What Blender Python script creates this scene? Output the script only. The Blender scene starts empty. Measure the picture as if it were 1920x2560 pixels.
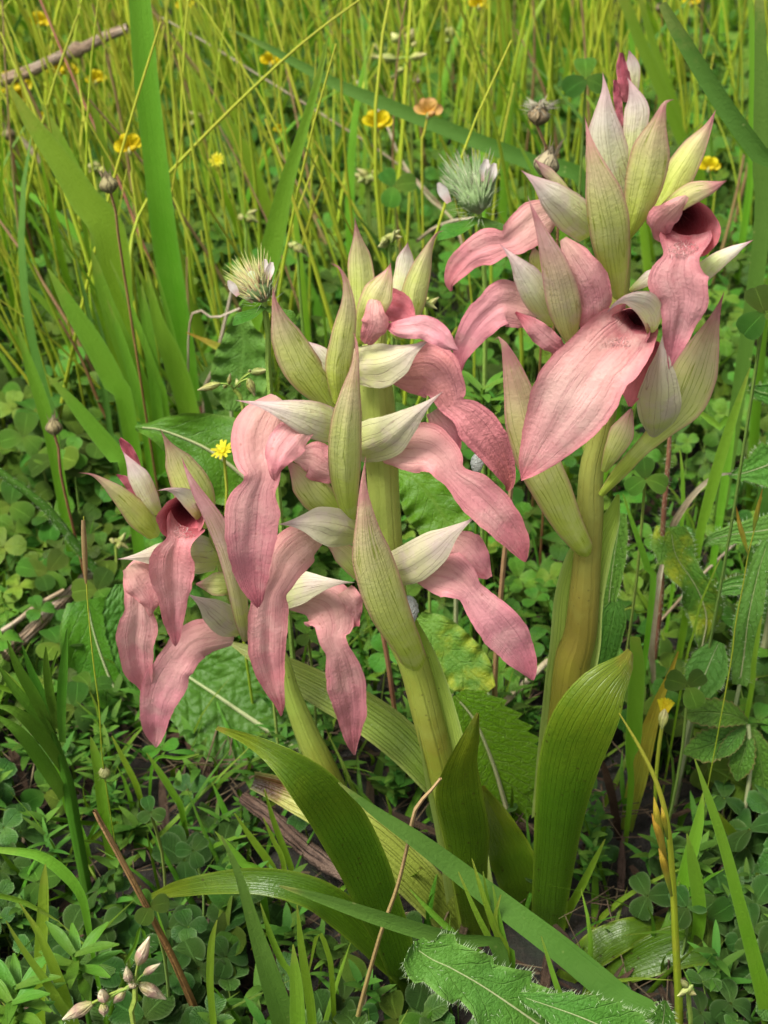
import bpy, math, random
import numpy as np
from mathutils import Vector, Matrix, noise as mnoise

SC = bpy.context.scene
COL = SC.collection
R = math.radians
PI = math.pi

# ------------------------------------------------------------------ camera
CAM_LOC = Vector((0.0, -0.30, 0.386))
PITCH = R(36.0)
TAN = math.tan(R(20.0))            # half the vertical field of view
cam_data = bpy.data.cameras.new('camera')
cam = bpy.data.objects.new('camera', cam_data)
COL.objects.link(cam)
cam.location = CAM_LOC
cam.rotation_euler = (R(90) - PITCH, 0, 0)
cam_data.sensor_fit = 'VERTICAL'
cam_data.sensor_height = 24.0
cam_data.lens = 12.0 / TAN
cam_data.clip_start = 0.01
cam_data.clip_end = 200.0
cam_data.dof.use_dof = True
cam_data.dof.focus_distance = 0.375
cam_data.dof.aperture_fstop = 19.0
SC.camera = cam

# ------------------------------------------------------------------ light: bright overcast day
SUN_EL, SUN_AZ = R(63), R(-52)     # azimuth measured from -Y (behind the camera) towards -X
wd = bpy.data.worlds.new('World')
SC.world = wd
wd.use_nodes = True
wn = wd.node_tree
wn.nodes.clear()
sky = wn.nodes.new('ShaderNodeTexSky')
sky.sky_type = 'NISHITA'
sky.sun_disc = False
sky.sun_elevation = SUN_EL
sky.sun_rotation = R(180) - SUN_AZ
sky.air_density = 1.0
sky.dust_density = 4.0
sky.ozone_density = 1.0
hs = wn.nodes.new('ShaderNodeHueSaturation')
hs.inputs['Saturation'].default_value = 0.10     # cloud cover: nearly white sky
bg = wn.nodes.new('ShaderNodeBackground')
bg.inputs['Strength'].default_value = 0.05
wo = wn.nodes.new('ShaderNodeOutputWorld')
wn.links.new(sky.outputs[0], hs.inputs['Color'])
wn.links.new(hs.outputs[0], bg.inputs['Color'])
wn.links.new(bg.outputs[0], wo.inputs['Surface'])

sun_d = bpy.data.lights.new('sun', 'SUN')
sun_d.energy = 1.5
sun_d.angle = R(16)
sun_d.color = (1.0, 0.955, 0.88)
sun = bpy.data.objects.new('sun', sun_d)
COL.objects.link(sun)
sdir = Vector((math.sin(SUN_AZ) * math.cos(SUN_EL), -math.cos(SUN_AZ) * math.cos(SUN_EL), math.sin(SUN_EL)))
sun.rotation_euler = sdir.to_track_quat('Z', 'Y').to_euler()
sun.location = (0, 0, 3)

SC.view_settings.view_transform = 'Standard'
SC.view_settings.look = 'None'
SC.view_settings.exposure = 2.25
SC.view_settings.gamma = 1.0
SC.render.engine = 'CYCLES'
SC.cycles.use_denoising = True
SC.cycles.max_bounces = 6
SC.cycles.diffuse_bounces = 3
SC.cycles.transmission_bounces = 4
SC.cycles.glossy_bounces = 2
SC.cycles.transparent_max_bounces = 4
SC.cycles.sample_clamp_indirect = 4.0

# ------------------------------------------------------------------ picking points in space
FWD = Vector((0, math.cos(PITCH), -math.sin(PITCH)))
UP = Vector((0, math.sin(PITCH), math.cos(PITCH)))
CROP = {'S': (0, 0, 1.0), 'F': (0, 0, 1.1573), 'A': (500, 500, .5425), 'B': (1050, 100, .5244), 'C': (180, 1050, .4822),
        'D': (1050, 800, .5244), 'E': (500, 1600, .7233), 'G': (1300, 1600, .4338), 'H': (1400, 900, .3616),
        'I': (0, 1900, .4822), 'J': (0, 0, .5787), 'K': (0, 1300, .4822), 'L': (800, 0, .6751), 'N': (0, 600, .4219)}


def ray(px, py):
    return FWD + Vector((1, 0, 0)) * ((px - 960) / 1280 * TAN) + UP * ((1280 - py) / 1280 * TAN)


def pt(crop, x, y, Y):
    """a point on the upright plane at depth Y (metres), and metres per photo pixel there"""
    ox, oy, k = CROP[crop]
    d = ray(ox + x * k, oy + y * k)
    t = (Y - CAM_LOC.y) / d.y
    return CAM_LOC + d * t, t * TAN / 1280 * k


def ground_Y(crop, x, y):
    ox, oy, k = CROP[crop]
    d = ray(ox + x * k, oy + y * k)
    t = -CAM_LOC.z / d.z
    return CAM_LOC.y + d.y * t


# ------------------------------------------------------------------ materials
class NG:
    def __init__(s, name):
        s.m = bpy.data.materials.new(name)
        s.m.use_nodes = True
        s.t = s.m.node_tree
        s.t.nodes.clear()

    def set(s, sock, v):
        if hasattr(v, 'is_linked') or hasattr(v, 'links'):
            s.t.links.new(v, sock)
        elif isinstance(v, (tuple, list)) and len(v) == 3 and sock.type == 'RGBA':
            sock.default_value = (*v, 1)
        else:
            sock.default_value = v

    def node(s, kind, **p):
        n = s.t.nodes.new(kind)
        for k, v in p.items():
            setattr(n, k, v)
        return n

    def math(s, op, a, b=0.0, clamp=False):
        n = s.node('ShaderNodeMath', operation=op, use_clamp=clamp)
        s.set(n.inputs[0], a)
        s.set(n.inputs[1], b)
        return n.outputs[0]

    def mix(s, f, a, b, blend='MIX'):
        n = s.node('ShaderNodeMix', data_type='RGBA', blend_type=blend)
        s.set(n.inputs[0], f)
        s.set(n.inputs[6], a)
        s.set(n.inputs[7], b)
        return n.outputs[2]

    def ramp(s, f, stops):
        n = s.node('ShaderNodeValToRGB')
        e = n.color_ramp.elements
        while len(e) < len(stops):
            e.new(0.5)
        for el, (p, c) in zip(e, stops):
            el.position = p
            el.color = (*c, 1)
        s.set(n.inputs[0], f)
        return n.outputs[0]

    def noise(s, vec, scale, detail=2.0, rough=0.5):
        n = s.node('ShaderNodeTexNoise')
        s.set(n.inputs['Vector'], vec)
        n.inputs['Scale'].default_value = scale
        n.inputs['Detail'].default_value = detail
        n.inputs['Roughness'].default_value = rough
        return n.outputs[0]

    def step(s, x, lo, hi, a=0.0, b=1.0):
        n = s.node('ShaderNodeMapRange', interpolation_type='SMOOTHSTEP')
        s.set(n.inputs[0], x)
        for i, v in enumerate((lo, hi, a, b)):
            n.inputs[1 + i].default_value = v
        return n.outputs[0]

    def out(s, shader):
        o = s.node('ShaderNodeOutputMaterial')
        s.t.links.new(shader, o.inputs['Surface'])
        return s.m


def plant_mat(name, stops, edge=None, vein=None, mottle=None, spots=None, rough=.5, transl=.3, bump=.0004,
              rand=.25, hue=.02, fine=900, warp=.12, spec=.2, vein_bump=1.0, transl_col=None, sheen=0.0):
    """leaf / petal surface; stops run along the blade (v), edge = (colour, power, amount), vein = (count, colour, amount, width, mode)"""
    g = NG(name)
    uv = g.node('ShaderNodeUVMap')
    sp = g.node('ShaderNodeSeparateXYZ')
    g.t.links.new(uv.outputs[0], sp.inputs[0])
    u, v = sp.outputs[0], sp.outputs[1]
    tc = g.node('ShaderNodeTexCoord').outputs['Object']
    oi = g.node('ShaderNodeObjectInfo').outputs['Random']
    at = g.node('ShaderNodeAttribute', attribute_name='tint').outputs['Fac']
    rnd = g.math('FRACT', g.math('ADD', oi, at))
    rnd2 = g.math('FRACT', g.math('MULTIPLY', rnd, 7.31))
    e = g.math('ABSOLUTE', g.math('SUBTRACT', g.math('MULTIPLY', u, 2.0), 1.0))
    n1 = g.noise(tc, fine * .25, 3)
    vv = g.math('ADD', v, g.math('MULTIPLY', g.math('SUBTRACT', n1, .5), warp))
    col = g.ramp(vv, stops)
    height = g.noise(tc, fine, 3, .6)
    if mottle:
        mc, msc, ma = mottle
        mf = g.step(g.noise(tc, msc, 4, .6), .42, .68)
        col = g.mix(g.math('MULTIPLY', mf, ma), col, mc)
    if edge:
        ec, ep, ea = edge
        ef = g.math('MULTIPLY', g.math('POWER', e, ep), ea, True)
        col = g.mix(ef, col, ec)
    if vein:
        cnt, vc, va, vw, mode = vein
        n2 = g.noise(tc, fine * .16, 2)
        cb = g.node('ShaderNodeCombineXYZ')
        if mode == 'long':
            g.set(cb.inputs[0], g.math('MULTIPLY', u, 5.0))
            g.set(cb.inputs[1], g.math('MULTIPLY', v, 1.3))
            g.set(cb.inputs[2], g.math('MULTIPLY', oi, 37.0))
            wv = g.noise(cb.outputs[0], 1.0, 2)
            t = g.math('MULTIPLY', u, float(cnt))
            t = g.math('ADD', t, g.math('MULTIPLY', g.math('SUBTRACT', wv, .5), 3.4))
            t = g.math('ADD', t, g.math('MULTIPLY', g.math('SUBTRACT', n2, .5), .3))
        elif mode == 'streak':
            g.set(cb.inputs[0], g.math('MULTIPLY', u, float(cnt)))
            g.set(cb.inputs[1], g.math('MULTIPLY', v, 2.6))
            g.set(cb.inputs[2], g.math('MULTIPLY', rnd, 37.0))
            st = g.noise(cb.outputs[0], 1.0, 4, .62)
        else:
            t = g.math('SUBTRACT', g.math('MULTIPLY', v, float(cnt)), g.math('MULTIPLY', e, cnt * .28))
            t = g.math('ADD', t, g.math('MULTIPLY', g.math('SUBTRACT', n2, .5), .8))
        if mode == 'streak':
            mk = g.step(st, .46, .46 + vw)
        else:
            f = g.math('ABSOLUTE', g.math('SUBTRACT', g.math('FRACT', t), .5))
            mk = g.step(g.math('MULTIPLY', f, 2.0), 1 - vw, 1.0)
        if mode == 'pinnate':
            mk = g.math('MAXIMUM', mk, g.step(e, .10, .02))
            vo = g.node('ShaderNodeTexVoronoi', feature='DISTANCE_TO_EDGE')
            vo.inputs['Scale'].default_value = fine * .6
            g.t.links.new(tc, vo.inputs['Vector'])
            mk = g.math('MAXIMUM', mk, g.math('MULTIPLY', g.step(vo.outputs[0], .10, .0), .35))
        amt = g.math('MULTIPLY', mk, g.math('MULTIPLY', g.step(n1, .3, .62, .2, 1.0), va))
        col = g.mix(amt, col, vc)
        height = g.math('SUBTRACT', height, g.math('MULTIPLY', mk, .9 * vein_bump))
    if spots:
        sc_, ssc, sa = spots
        vo = g.node('ShaderNodeTexVoronoi')
        vo.inputs['Scale'].default_value = ssc
        g.t.links.new(tc, vo.inputs['Vector'])
        ms = g.math('MULTIPLY', g.step(vo.outputs['Distance'], .2, .1), g.step(g.noise(tc, ssc * .35, 1), .5, .62))
        col = g.mix(g.math('MULTIPLY', ms, sa), col, sc_)
    h = g.node('ShaderNodeHueSaturation')
    g.set(h.inputs['Hue'], g.math('ADD', .5, g.math('MULTIPLY', g.math('SUBTRACT', rnd2, .5), hue * 2)))
    g.set(h.inputs['Value'], g.math('ADD', 1.0, g.math('MULTIPLY', g.math('SUBTRACT', rnd, .5), rand * 2)))
    g.set(h.inputs['Color'], col)
    col = h.outputs[0]
    bp = g.node('ShaderNodeBump')
    bp.inputs['Strength'].default_value = 1.0
    bp.inputs['Distance'].default_value = bump
    g.set(bp.inputs['Height'], height)
    p = g.node('ShaderNodeBsdfPrincipled')
    g.set(p.inputs['Base Color'], col)
    g.set(p.inputs['Roughness'], rough)
    p.inputs['Specular IOR Level'].default_value = spec
    if sheen:
        p.inputs['Sheen Weight'].default_value = sheen
        p.inputs['Sheen Roughness'].default_value = .4
    g.set(p.inputs['Normal'], bp.outputs[0])
    if transl <= 0:
        return g.out(p.outputs[0])
    tr = g.node('ShaderNodeBsdfTranslucent')
    tcol = col
    if transl_col:
        tcol = g.mix(.6, col, transl_col)
    g.set(tr.inputs['Color'], tcol)
    g.set(tr.inputs['Normal'], bp.outputs[0])
    mx = g.node('ShaderNodeMixShader')
    mx.inputs[0].default_value = transl
    g.t.links.new(p.outputs[0], mx.inputs[1])
    g.t.links.new(tr.outputs[0], mx.inputs[2])
    return g.out(mx.outputs[0])


M = {}
M['bract'] = plant_mat('bract', [(0, (0.2976, 0.0837, 0.1116)), (.10, (0.3906, 0.1767, 0.1674)), (.27, (0.5022, 0.4278, 0.2232)), (.45, (0.5208, 0.5487, 0.1767)), (.8, (0.4092, 0.4929, 0.07905)), (1, (0.3162, 0.4092, 0.0465))],
                       edge=((0.3906, 0.1488, 0.1581), 8, .85), vein=(8, (0.2232, 0.279, 0.02325), .8, .2, 'long'), mottle=((0.5952, 0.5766, 0.3162), 160, .25), rough=.42, transl=.32, bump=.00018, rand=.05, hue=.006, vein_bump=.4)
M['bract_pale'] = plant_mat('bract_pale', [(0, (0.396, 0.162, 0.198)), (.09, (0.522, 0.342, 0.342)), (.28, (0.63, 0.567, 0.468)), (.6, (0.576, 0.594, 0.288)), (1, (0.396, 0.477, 0.081))],
                            edge=((0.468, 0.243, 0.261), 8, .75), vein=(8, (0.36, 0.27, 0.153), .65, .18, 'long'), mottle=((0.612, 0.486, 0.468), 150, .45), rough=.42, transl=.32, bump=.00018, rand=.05, hue=.006, vein_bump=.4)
M['bract_dark'] = plant_mat('bract_dark', [(0, (0.279, 0.0744, 0.1023)), (.2, (0.4278, 0.2325, 0.2232)), (.5, (0.4929, 0.4092, 0.2418)), (.8, (0.465, 0.4836, 0.1395)), (1, (0.372, 0.3162, 0.1395))],
                            edge=((0.3906, 0.1395, 0.1674), 8, .8), vein=(8, (0.279, 0.2232, 0.0744), .65, .2, 'long'), mottle=((0.5208, 0.372, 0.3162), 150, .45), rough=.42, transl=.32, bump=.00018, rand=.05, hue=.006, vein_bump=.4)
M['hood'] = plant_mat('hood', [(0, (0.45, 0.279, 0.279)), (.12, (0.477, 0.396, 0.333)), (.45, (0.459, 0.432, 0.27)), (.8, (0.414, 0.432, 0.153)), (1, (0.342, 0.396, 0.081))],
                      edge=((0.54, 0.513, 0.342), 4, .45), vein=(7, (0.243, 0.171, 0.135), .7, .17, 'long'), mottle=((0.468, 0.36, 0.351), 110, .6), rough=.4, transl=.3, bump=.00018, rand=.06, hue=.01, vein_bump=.4)
LIPV = (26, (.42, .12, .155), .5, .3, 'streak')
M['lip'] = plant_mat('lip', [(0, (.24, .03, .045)), (.12, (.46, .13, .15)), (.3, (.57, .25, .26)), (.55, (.60, .29, .30)), (.8, (.53, .19, .225)), (1, (.42, .10, .14))],
                     edge=((.52, .165, .195), 3, .7), vein=LIPV, mottle=((.68, .41, .39), 90, .55), spots=((.26, .08, .05), 420, .3), rough=.52, transl=.38, bump=.00026, rand=.05, hue=.006, sheen=.12, spec=.18, vein_bump=.5)
M['lip_light'] = plant_mat('lip_light', [(0, (.18, .02, .035)), (.12, (.40, .12, .13)), (.26, (.58, .28, .255)), (.5, (.66, .41, .37)), (.8, (.61, .29, .29)), (1, (.50, .15, .17))],
                           edge=((.55, .18, .20), 4, .85), vein=LIPV, mottle=((.74, .52, .45), 90, .6), spots=((.24, .08, .05), 420, .25), rough=.52, transl=.38, bump=.00026, rand=.04, hue=.006, sheen=.12, spec=.18, vein_bump=.5)
M['lip_side'] = plant_mat('lip_side', [(0, (.54, .34, .27)), (.18, (.57, .30, .27)), (.4, (.58, .265, .27)), (.7, (.55, .21, .24)), (1, (.44, .11, .14))],
                          edge=((.52, .165, .19), 3, .65), vein=LIPV, mottle=((.66, .40, .36), 90, .5), spots=((.26, .08, .05), 420, .35), rough=.52, transl=.38, bump=.00026, rand=.07, hue=.006, sheen=.12, spec=.18, vein_bump=.5)
M['lip_dark'] = plant_mat('lip_dark', [(0, (.24, .035, .055)), (.4, (.38, .08, .105)), (1, (.48, .14, .16))],
                          edge=((.50, .15, .17), 4, .7), vein=LIPV, mottle=((.50, .17, .18), 120, .4), rough=.5, transl=.34, bump=.00026, rand=.05, hue=.006, sheen=.12, spec=.18, vein_bump=.5)
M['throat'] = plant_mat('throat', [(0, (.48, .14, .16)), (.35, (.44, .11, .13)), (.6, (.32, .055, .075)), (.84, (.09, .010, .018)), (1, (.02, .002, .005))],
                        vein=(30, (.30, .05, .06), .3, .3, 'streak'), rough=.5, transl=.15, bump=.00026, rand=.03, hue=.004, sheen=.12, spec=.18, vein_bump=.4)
M['lip_withered'] = plant_mat('lip_withered', [(0, (.58, .28, .25)), (.4, (.58, .24, .235)), (.7, (.52, .18, .18)), (1, (.30, .08, .07))],
                              edge=((.52, .16, .18), 3, .6), vein=LIPV, mottle=((.44, .18, .13), 60, .45), spots=((.14, .05, .02), 240, .8), rough=.5, transl=.3, bump=.0005, rand=.03, hue=.006, vein_bump=.4)
M['hair'] = plant_mat('hair', [(0, (.60, .38, .36)), (1, (.78, .64, .60))], transl=.3, bump=0.00001, rand=.05, hue=0)
M['leaf'] = plant_mat('orchid_leaf', [(0, (0.144, 0.12, 0.01008)), (.05, (0.104, 0.132, 0.00616)), (.4, (0.0448, 0.1, 0.00392)), (.8, (0.0496, 0.104, 0.00448)), (1, (0.08, 0.128, 0.00784))],
                      edge=((0.16, 0.216, 0.0168), 9, .6), vein=(13, (0.044, 0.096, 0.00336), .35, .3, 'long'), mottle=((0.0336, 0.0784, 0.00336), 60, .6), spots=((0.028, 0.0176, 0.00448), 330, .9), rough=.36, transl=.25, bump=.00025, rand=.10, hue=.012, spec=.35, transl_col=(0.144, 0.264, 0.0056), vein_bump=.5)
M['leaf_pale'] = plant_mat('orchid_leaf_pale', [(0, (0.24, 0.224, 0.0728)), (.2, (0.2, 0.248, 0.0448)), (.6, (0.128, 0.2, 0.0196)), (1, (0.112, 0.176, 0.0168))],
                           edge=((0.272, 0.304, 0.0784), 5, .7), vein=(11, (0.088, 0.144, 0.0112), .5, .4, 'long'), mottle=((0.16, 0.216, 0.0336), 60, .5), spots=((0.032, 0.02, 0.0056), 260, .8), rough=.36, transl=.25, bump=.0003, rand=.06, hue=.01, spec=.5)
M['leaf_burnt'] = plant_mat('orchid_leaf_burnt', [(0, (0.0096, 0.0048, 0.00224)), (.07, (0.04, 0.0144, 0.00448)), (.11, (0.128, 0.08, 0.0224)), (.15, (0.288, 0.288, 0.0784)), (.4, (0.208, 0.24, 0.0392)), (1, (0.12, 0.176, 0.0168))],
                            edge=((0.288, 0.304, 0.084), 5, .5), vein=(11, (0.12, 0.16, 0.0168), .5, .4, 'long'), spots=((0.032, 0.02, 0.0056), 260, .8), rough=.4, transl=.22, bump=.0003, rand=.03, hue=.01)
M['stem'] = plant_mat('orchid_stem', [(0, (0.357, 0.425, 0.102)), (.4, (0.289, 0.3655, 0.0595)), (.57, (0.204, 0.204, 0.0255)), (.68, (0.187, 0.2635, 0.0255)), (1, (0.1275, 0.1955, 0.017))],
                      vein=(9, (0.221, 0.289, 0.0425), .3, .4, 'long'), mottle=((0.306, 0.357, 0.0765), 50, .4), spots=((0.068, 0.0425, 0.01275), 420, .5), rough=.38, transl=.15, bump=.00012, rand=.03, hue=.01, spec=.4)
M['stem_brown'] = plant_mat('orchid_stem_brown', [(0, (0.357, 0.408, 0.102)), (.32, (0.2805, 0.289, 0.0595)), (.46, (0.2125, 0.17, 0.02975)), (.62, (0.2465, 0.2465, 0.02125)), (.8, (0.289, 0.3315, 0.0255)), (1, (0.255, 0.3315, 0.02975))],
                            vein=(8, (0.221, 0.187, 0.0255), .25, .4, 'long'), mottle=((0.255, 0.204, 0.034), 50, .4), spots=((0.068, 0.0425, 0.01275), 420, .5), rough=.38, transl=.15, bump=.00012, rand=.03, hue=.01, spec=.4)
M['sheath'] = plant_mat('orchid_sheath', [(0, (.26, .38, .05)), (.4, (.34, .46, .08)), (1, (.36, .46, .11))],
                        edge=((.40, .50, .18), 6, .6), vein=(13, (.17, .30, .025), .35, .4, 'long'), spots=((.06, .05, .015), 420, .5), rough=.4, transl=.32, bump=.00012, rand=.05, hue=.01)

M['clover'] = plant_mat('clover', [(0, (0.08925, 0.1573, 0.01547)), (.5, (0.0561, 0.1318, 0.007735)), (1, (0.0493, 0.119, 0.007735))],
                        edge=((0.1105, 0.187, 0.0357), 10, .6), vein=(9, (0.085, 0.17, 0.01785), .4, .3, 'pinnate'), mottle=((0.0357, 0.09775, 0.00833), 200, .6), rough=.58, transl=.26, bump=.00025, rand=.5, hue=.03, transl_col=(0.153, 0.306, 0.00357), spec=.22)
M['clover_blue_shaded'] = plant_mat('clover_blue_shaded', [(0, (0.0595, 0.119, 0.0204)), (.5, (0.0357, 0.0918, 0.01275)), (1, (0.0306, 0.08075, 0.01147))],
                             edge=((0.1275, 0.204, 0.0765), 9, .8), vein=(9, (0.0595, 0.1275, 0.03188), .4, .3, 'pinnate'), mottle=((0.0272, 0.07225, 0.01912), 200, .6), rough=.46, transl=.22, bump=.00025, rand=.3, hue=.015, spec=.12)  # bluish leaf colour, darkened further to paint in shade near the ground
M['clover_stalk'] = plant_mat('clover_stalk', [(0, (.20, .30, .05)), (1, (.16, .24, .05))], transl=.1, rand=.2, rough=.5)
M['grass'] = plant_mat('grass_blade', [(0, (0.246, 0.287, 0.04592)), (.1, (0.1558, 0.2788, 0.02624)), (.6, (0.1189, 0.2624, 0.01443)), (1, (0.1394, 0.246, 0.01443))],
                       vein=(16, (0.082, 0.205, 0.00984), .5, .5, 'streak'), edge=((0.1722, 0.3116, 0.05248), 8, .5), mottle=((0.164, 0.2952, 0.02624), 50, .5), rough=.45, transl=.36, bump=.0002, rand=.18, hue=.025, transl_col=(0.2132, 0.41, 0.00656), vein_bump=.6)
M['grass_low_shaded'] = plant_mat('short_grass', [(0, (0.128, 0.16, 0.0168)), (.1, (0.08, 0.16, 0.0112)), (.6, (0.06, 0.144, 0.00784)), (1, (0.072, 0.136, 0.0084))],
                           vein=(16, (0.048, 0.12, 0.00672), .5, .5, 'streak'), rough=.5, transl=.3, bump=.0002, rand=.3, hue=.03, transl_col=(0.144, 0.288, 0.0056))  # darker version of the grass colour, with shade near the soil painted in
M['grass_blue'] = plant_mat('grass_blade_bluish', [(0, (0.208, 0.24, 0.056)), (.06, (0.088, 0.176, 0.028)), (.6, (0.0624, 0.152, 0.02016)), (1, (0.072, 0.144, 0.01568))],
                            vein=(16, (0.044, 0.12, 0.01568), .45, .5, 'streak'), mottle=((0.088, 0.184, 0.0308), 50, .5), spots=((0.272, 0.32, 0.1008), 260, .6), rough=.45, transl=.3, bump=.0002, rand=.10, hue=.012, vein_bump=.6)
M['grass_yellow'] = plant_mat('grass_blade_yellow', [(0, (.34, .20, .03)), (.12, (.42, .28, .03)), (.4, (.38, .32, .04)), (.75, (.24, .30, .03)), (1, (.18, .24, .04))],
                              vein=(7, (.24, .24, .03), .45, .5, 'long'), mottle=((.30, .16, .02), 60, .5), rough=.45, transl=.3, bump=.00025, rand=.12, hue=.02)
M['stalk'] = plant_mat('grass_stem', [(0, (.44, .46, .06)), (.4, (.36, .46, .035)), (.8, (.26, .40, .025)), (1, (.18, .30, .025))],
                       mottle=((.46, .45, .05), 40, .5), rough=.42, transl=.3, bump=.0002, rand=.2, hue=.014)
M['stalk_tan'] = plant_mat('grass_stem_tan', [(0, (.30, .20, .10)), (.5, (.27, .19, .075)), (1, (.24, .20, .06))], mottle=((.20, .11, .06), 60, .6), rough=.5, transl=.15, bump=.0002, rand=.2, hue=.02)
M['stalk_red'] = plant_mat('stem_reddish', [(0, (.22, .09, .06)), (.5, (.17, .07, .04)), (1, (.14, .05, .04))], mottle=((.24, .13, .06), 60, .6), rough=.45, transl=.1, bump=.0002, rand=.1, hue=.01)
M['litter'] = plant_mat('straw_litter', [(0, (.14, .105, .06)), (.5, (.09, .065, .036)), (1, (.06, .042, .024))], mottle=((.07, .045, .025), 80, .6), rough=.7, transl=.1, bump=.0003, rand=.4, hue=.02)
M['straw'] = plant_mat('dry_straw', [(0, (0.416, 0.36, 0.264)), (.5, (0.368, 0.304, 0.2)), (1, (0.304, 0.232, 0.136))], vein=(5, (0.24, 0.176, 0.096), .5, .5, 'long'), mottle=((0.24, 0.16, 0.088), 80, .6), rough=.6, transl=.12, bump=.0003, rand=.25, hue=.02)
M['twig'] = plant_mat('twig_bark', [(0, (0.289, 0.2125, 0.136)), (.5, (0.255, 0.1785, 0.1105)), (1, (0.272, 0.204, 0.136))], vein=(6, (0.0935, 0.051, 0.02975), .8, .5, 'long'), mottle=((0.357, 0.2975, 0.2295), 90, .75), spots=((0.0425, 0.0255, 0.017), 220, .7), rough=.75, transl=0, bump=.0012, rand=.05, hue=.01, spec=.2)
M['twig_dark'] = plant_mat('twig_dark', [(0, (.10, .06, .04)), (1, (.05, .032, .022))], vein=(6, (.02, .012, .01), .8, .5, 'long'), mottle=((.16, .11, .08), 90, .6), rough=.75, transl=0, bump=.0012, rand=.05, hue=.01, spec=.2)
M['stalk_brown'] = plant_mat('stalk_brown', [(0, (.30, .17, .08)), (.5, (.21, .10, .035)), (1, (.24, .13, .04))], vein=(5, (.09, .04, .015), .7, .6, 'long'), mottle=((.14, .06, .03), 70, .6), rough=.55, transl=0, bump=.0006, rand=.03)
M['broad'] = plant_mat('broad_leaf', [(0, (0.06, 0.152, 0.0084)), (.5, (0.052, 0.144, 0.00672)), (1, (0.064, 0.152, 0.0084))], edge=((0.096, 0.168, 0.028), 14, .8), vein=(7, (0.088, 0.168, 0.0224), .55, .14, 'pinnate'), mottle=((0.04, 0.112, 0.0112), 60, .7), rough=.42, transl=.22, bump=.0005, rand=.12, hue=.012, fine=700, transl_col=(0.16, 0.32, 0.0112), vein_bump=.4)
M['wrinkled'] = plant_mat('wrinkled_leaf', [(0, (0.04, 0.108, 0.01008)), (.5, (0.036, 0.1, 0.00896)), (1, (0.036, 0.092, 0.00896))], edge=((0.072, 0.144, 0.028), 12, .6), mottle=((0.06, 0.136, 0.0196), 90, .6), rough=.45, transl=.2, bump=.0004, rand=.08, hue=.01)
M['rib'] = plant_mat('leaf_rib', [(0, (.26, .31, .14)), (1, (.30, .30, .16))], rough=.5, transl=.05, bump=.0002, rand=.1)
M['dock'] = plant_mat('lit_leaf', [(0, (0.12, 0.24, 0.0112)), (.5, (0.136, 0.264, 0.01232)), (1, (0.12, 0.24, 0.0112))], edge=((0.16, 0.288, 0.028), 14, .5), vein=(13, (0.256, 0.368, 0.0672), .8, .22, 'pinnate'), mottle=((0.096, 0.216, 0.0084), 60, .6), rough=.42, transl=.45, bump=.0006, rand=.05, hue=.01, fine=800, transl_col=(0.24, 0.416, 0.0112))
M['bristly'] = plant_mat('bristly_leaf', [(0, (0.06, 0.148, 0.0168)), (.5, (0.052, 0.14, 0.014)), (1, (0.06, 0.14, 0.0168))], edge=((0.12, 0.224, 0.0392), 10, .6), vein=(6, (0.096, 0.2, 0.0336), .45, .16, 'pinnate'), mottle=((0.052, 0.14, 0.0196), 50, .6), spots=((0.096, 0.176, 0.0336), 500, .4), rough=.55, transl=.2, bump=.0006, rand=.1, hue=.01, vein_bump=.4)
M['bristly_yellow'] = plant_mat('bristly_leaf_patched', [(0, (0.08, 0.168, 0.0168)), (.5, (0.068, 0.16, 0.0168)), (1, (0.068, 0.152, 0.0196))], edge=((0.112, 0.176, 0.0336), 10, .6), vein=(5, (0.104, 0.192, 0.028), .45, .16, 'pinnate'), mottle=((0.288, 0.288, 0.0112), 65, .75), rough=.5, transl=.2, bump=.0006, rand=.03, hue=.01, vein_bump=.4)
M['toothed'] = plant_mat('toothed_leaf', [(0, (0.072, 0.16, 0.0168)), (.5, (0.064, 0.16, 0.014)), (1, (0.072, 0.152, 0.01568))], edge=((0.208, 0.104, 0.056), 16, .9), vein=(8, (0.136, 0.224, 0.0504), .6, .15, 'pinnate'), mottle=((0.056, 0.136, 0.0196), 70, .6), rough=.5, transl=.22, bump=.0006, rand=.1, hue=.01)
M['bristle'] = plant_mat('bristle', [(0, (.42, .52, .30)), (1, (.46, .54, .34))], rough=.4, transl=.4, bump=.00001, rand=.05)
M['yellow'] = plant_mat('petal_yellow', [(0, (.52, .34, .003)), (.4, (.56, .44, .004)), (1, (.58, .48, .006))], vein=(7, (.62, .32, .005), .35, .4, 'long'), rough=.5, transl=.35, bump=.0002, rand=.1, hue=.008)
M['lemon'] = plant_mat('petal_lemon', [(0, (.58, .50, .008)), (.5, (.60, .55, .02)), (1, (.62, .58, .04))], vein=(5, (.7, .52, .01), .4, .4, 'long'), rough=.5, transl=.35, bump=.0002, rand=.05, hue=.005)
M['orange'] = plant_mat('petal_faded', [(0, (.62, .30, .03)), (.6, (.50, .28, .08)), (1, (.30, .15, .06))], rough=.55, transl=.3, bump=.0003, rand=.15, hue=.01)
M['bud'] = plant_mat('bud', [(0, (0.464, 0.432, 0.208)), (.25, (0.384, 0.376, 0.136)), (.55, (0.288, 0.32, 0.072)), (1, (0.208, 0.272, 0.056))], edge=((0.44, 0.416, 0.224), 4, .3), vein=(6, (0.224, 0.208, 0.064), .6, .4, 'long'), rough=.5, transl=.2, bump=.0003, rand=.2, hue=.02)
M['bud_purple'] = plant_mat('bud_purple', [(0, (.72, .66, .46)), (.25, (.56, .46, .28)), (.55, (.32, .20, .16)), (1, (.30, .30, .09))], vein=(5, (.60, .52, .34), .8, .5, 'long'), rough=.5, transl=.2, bump=.0003, rand=.15, hue=.01)
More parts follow.
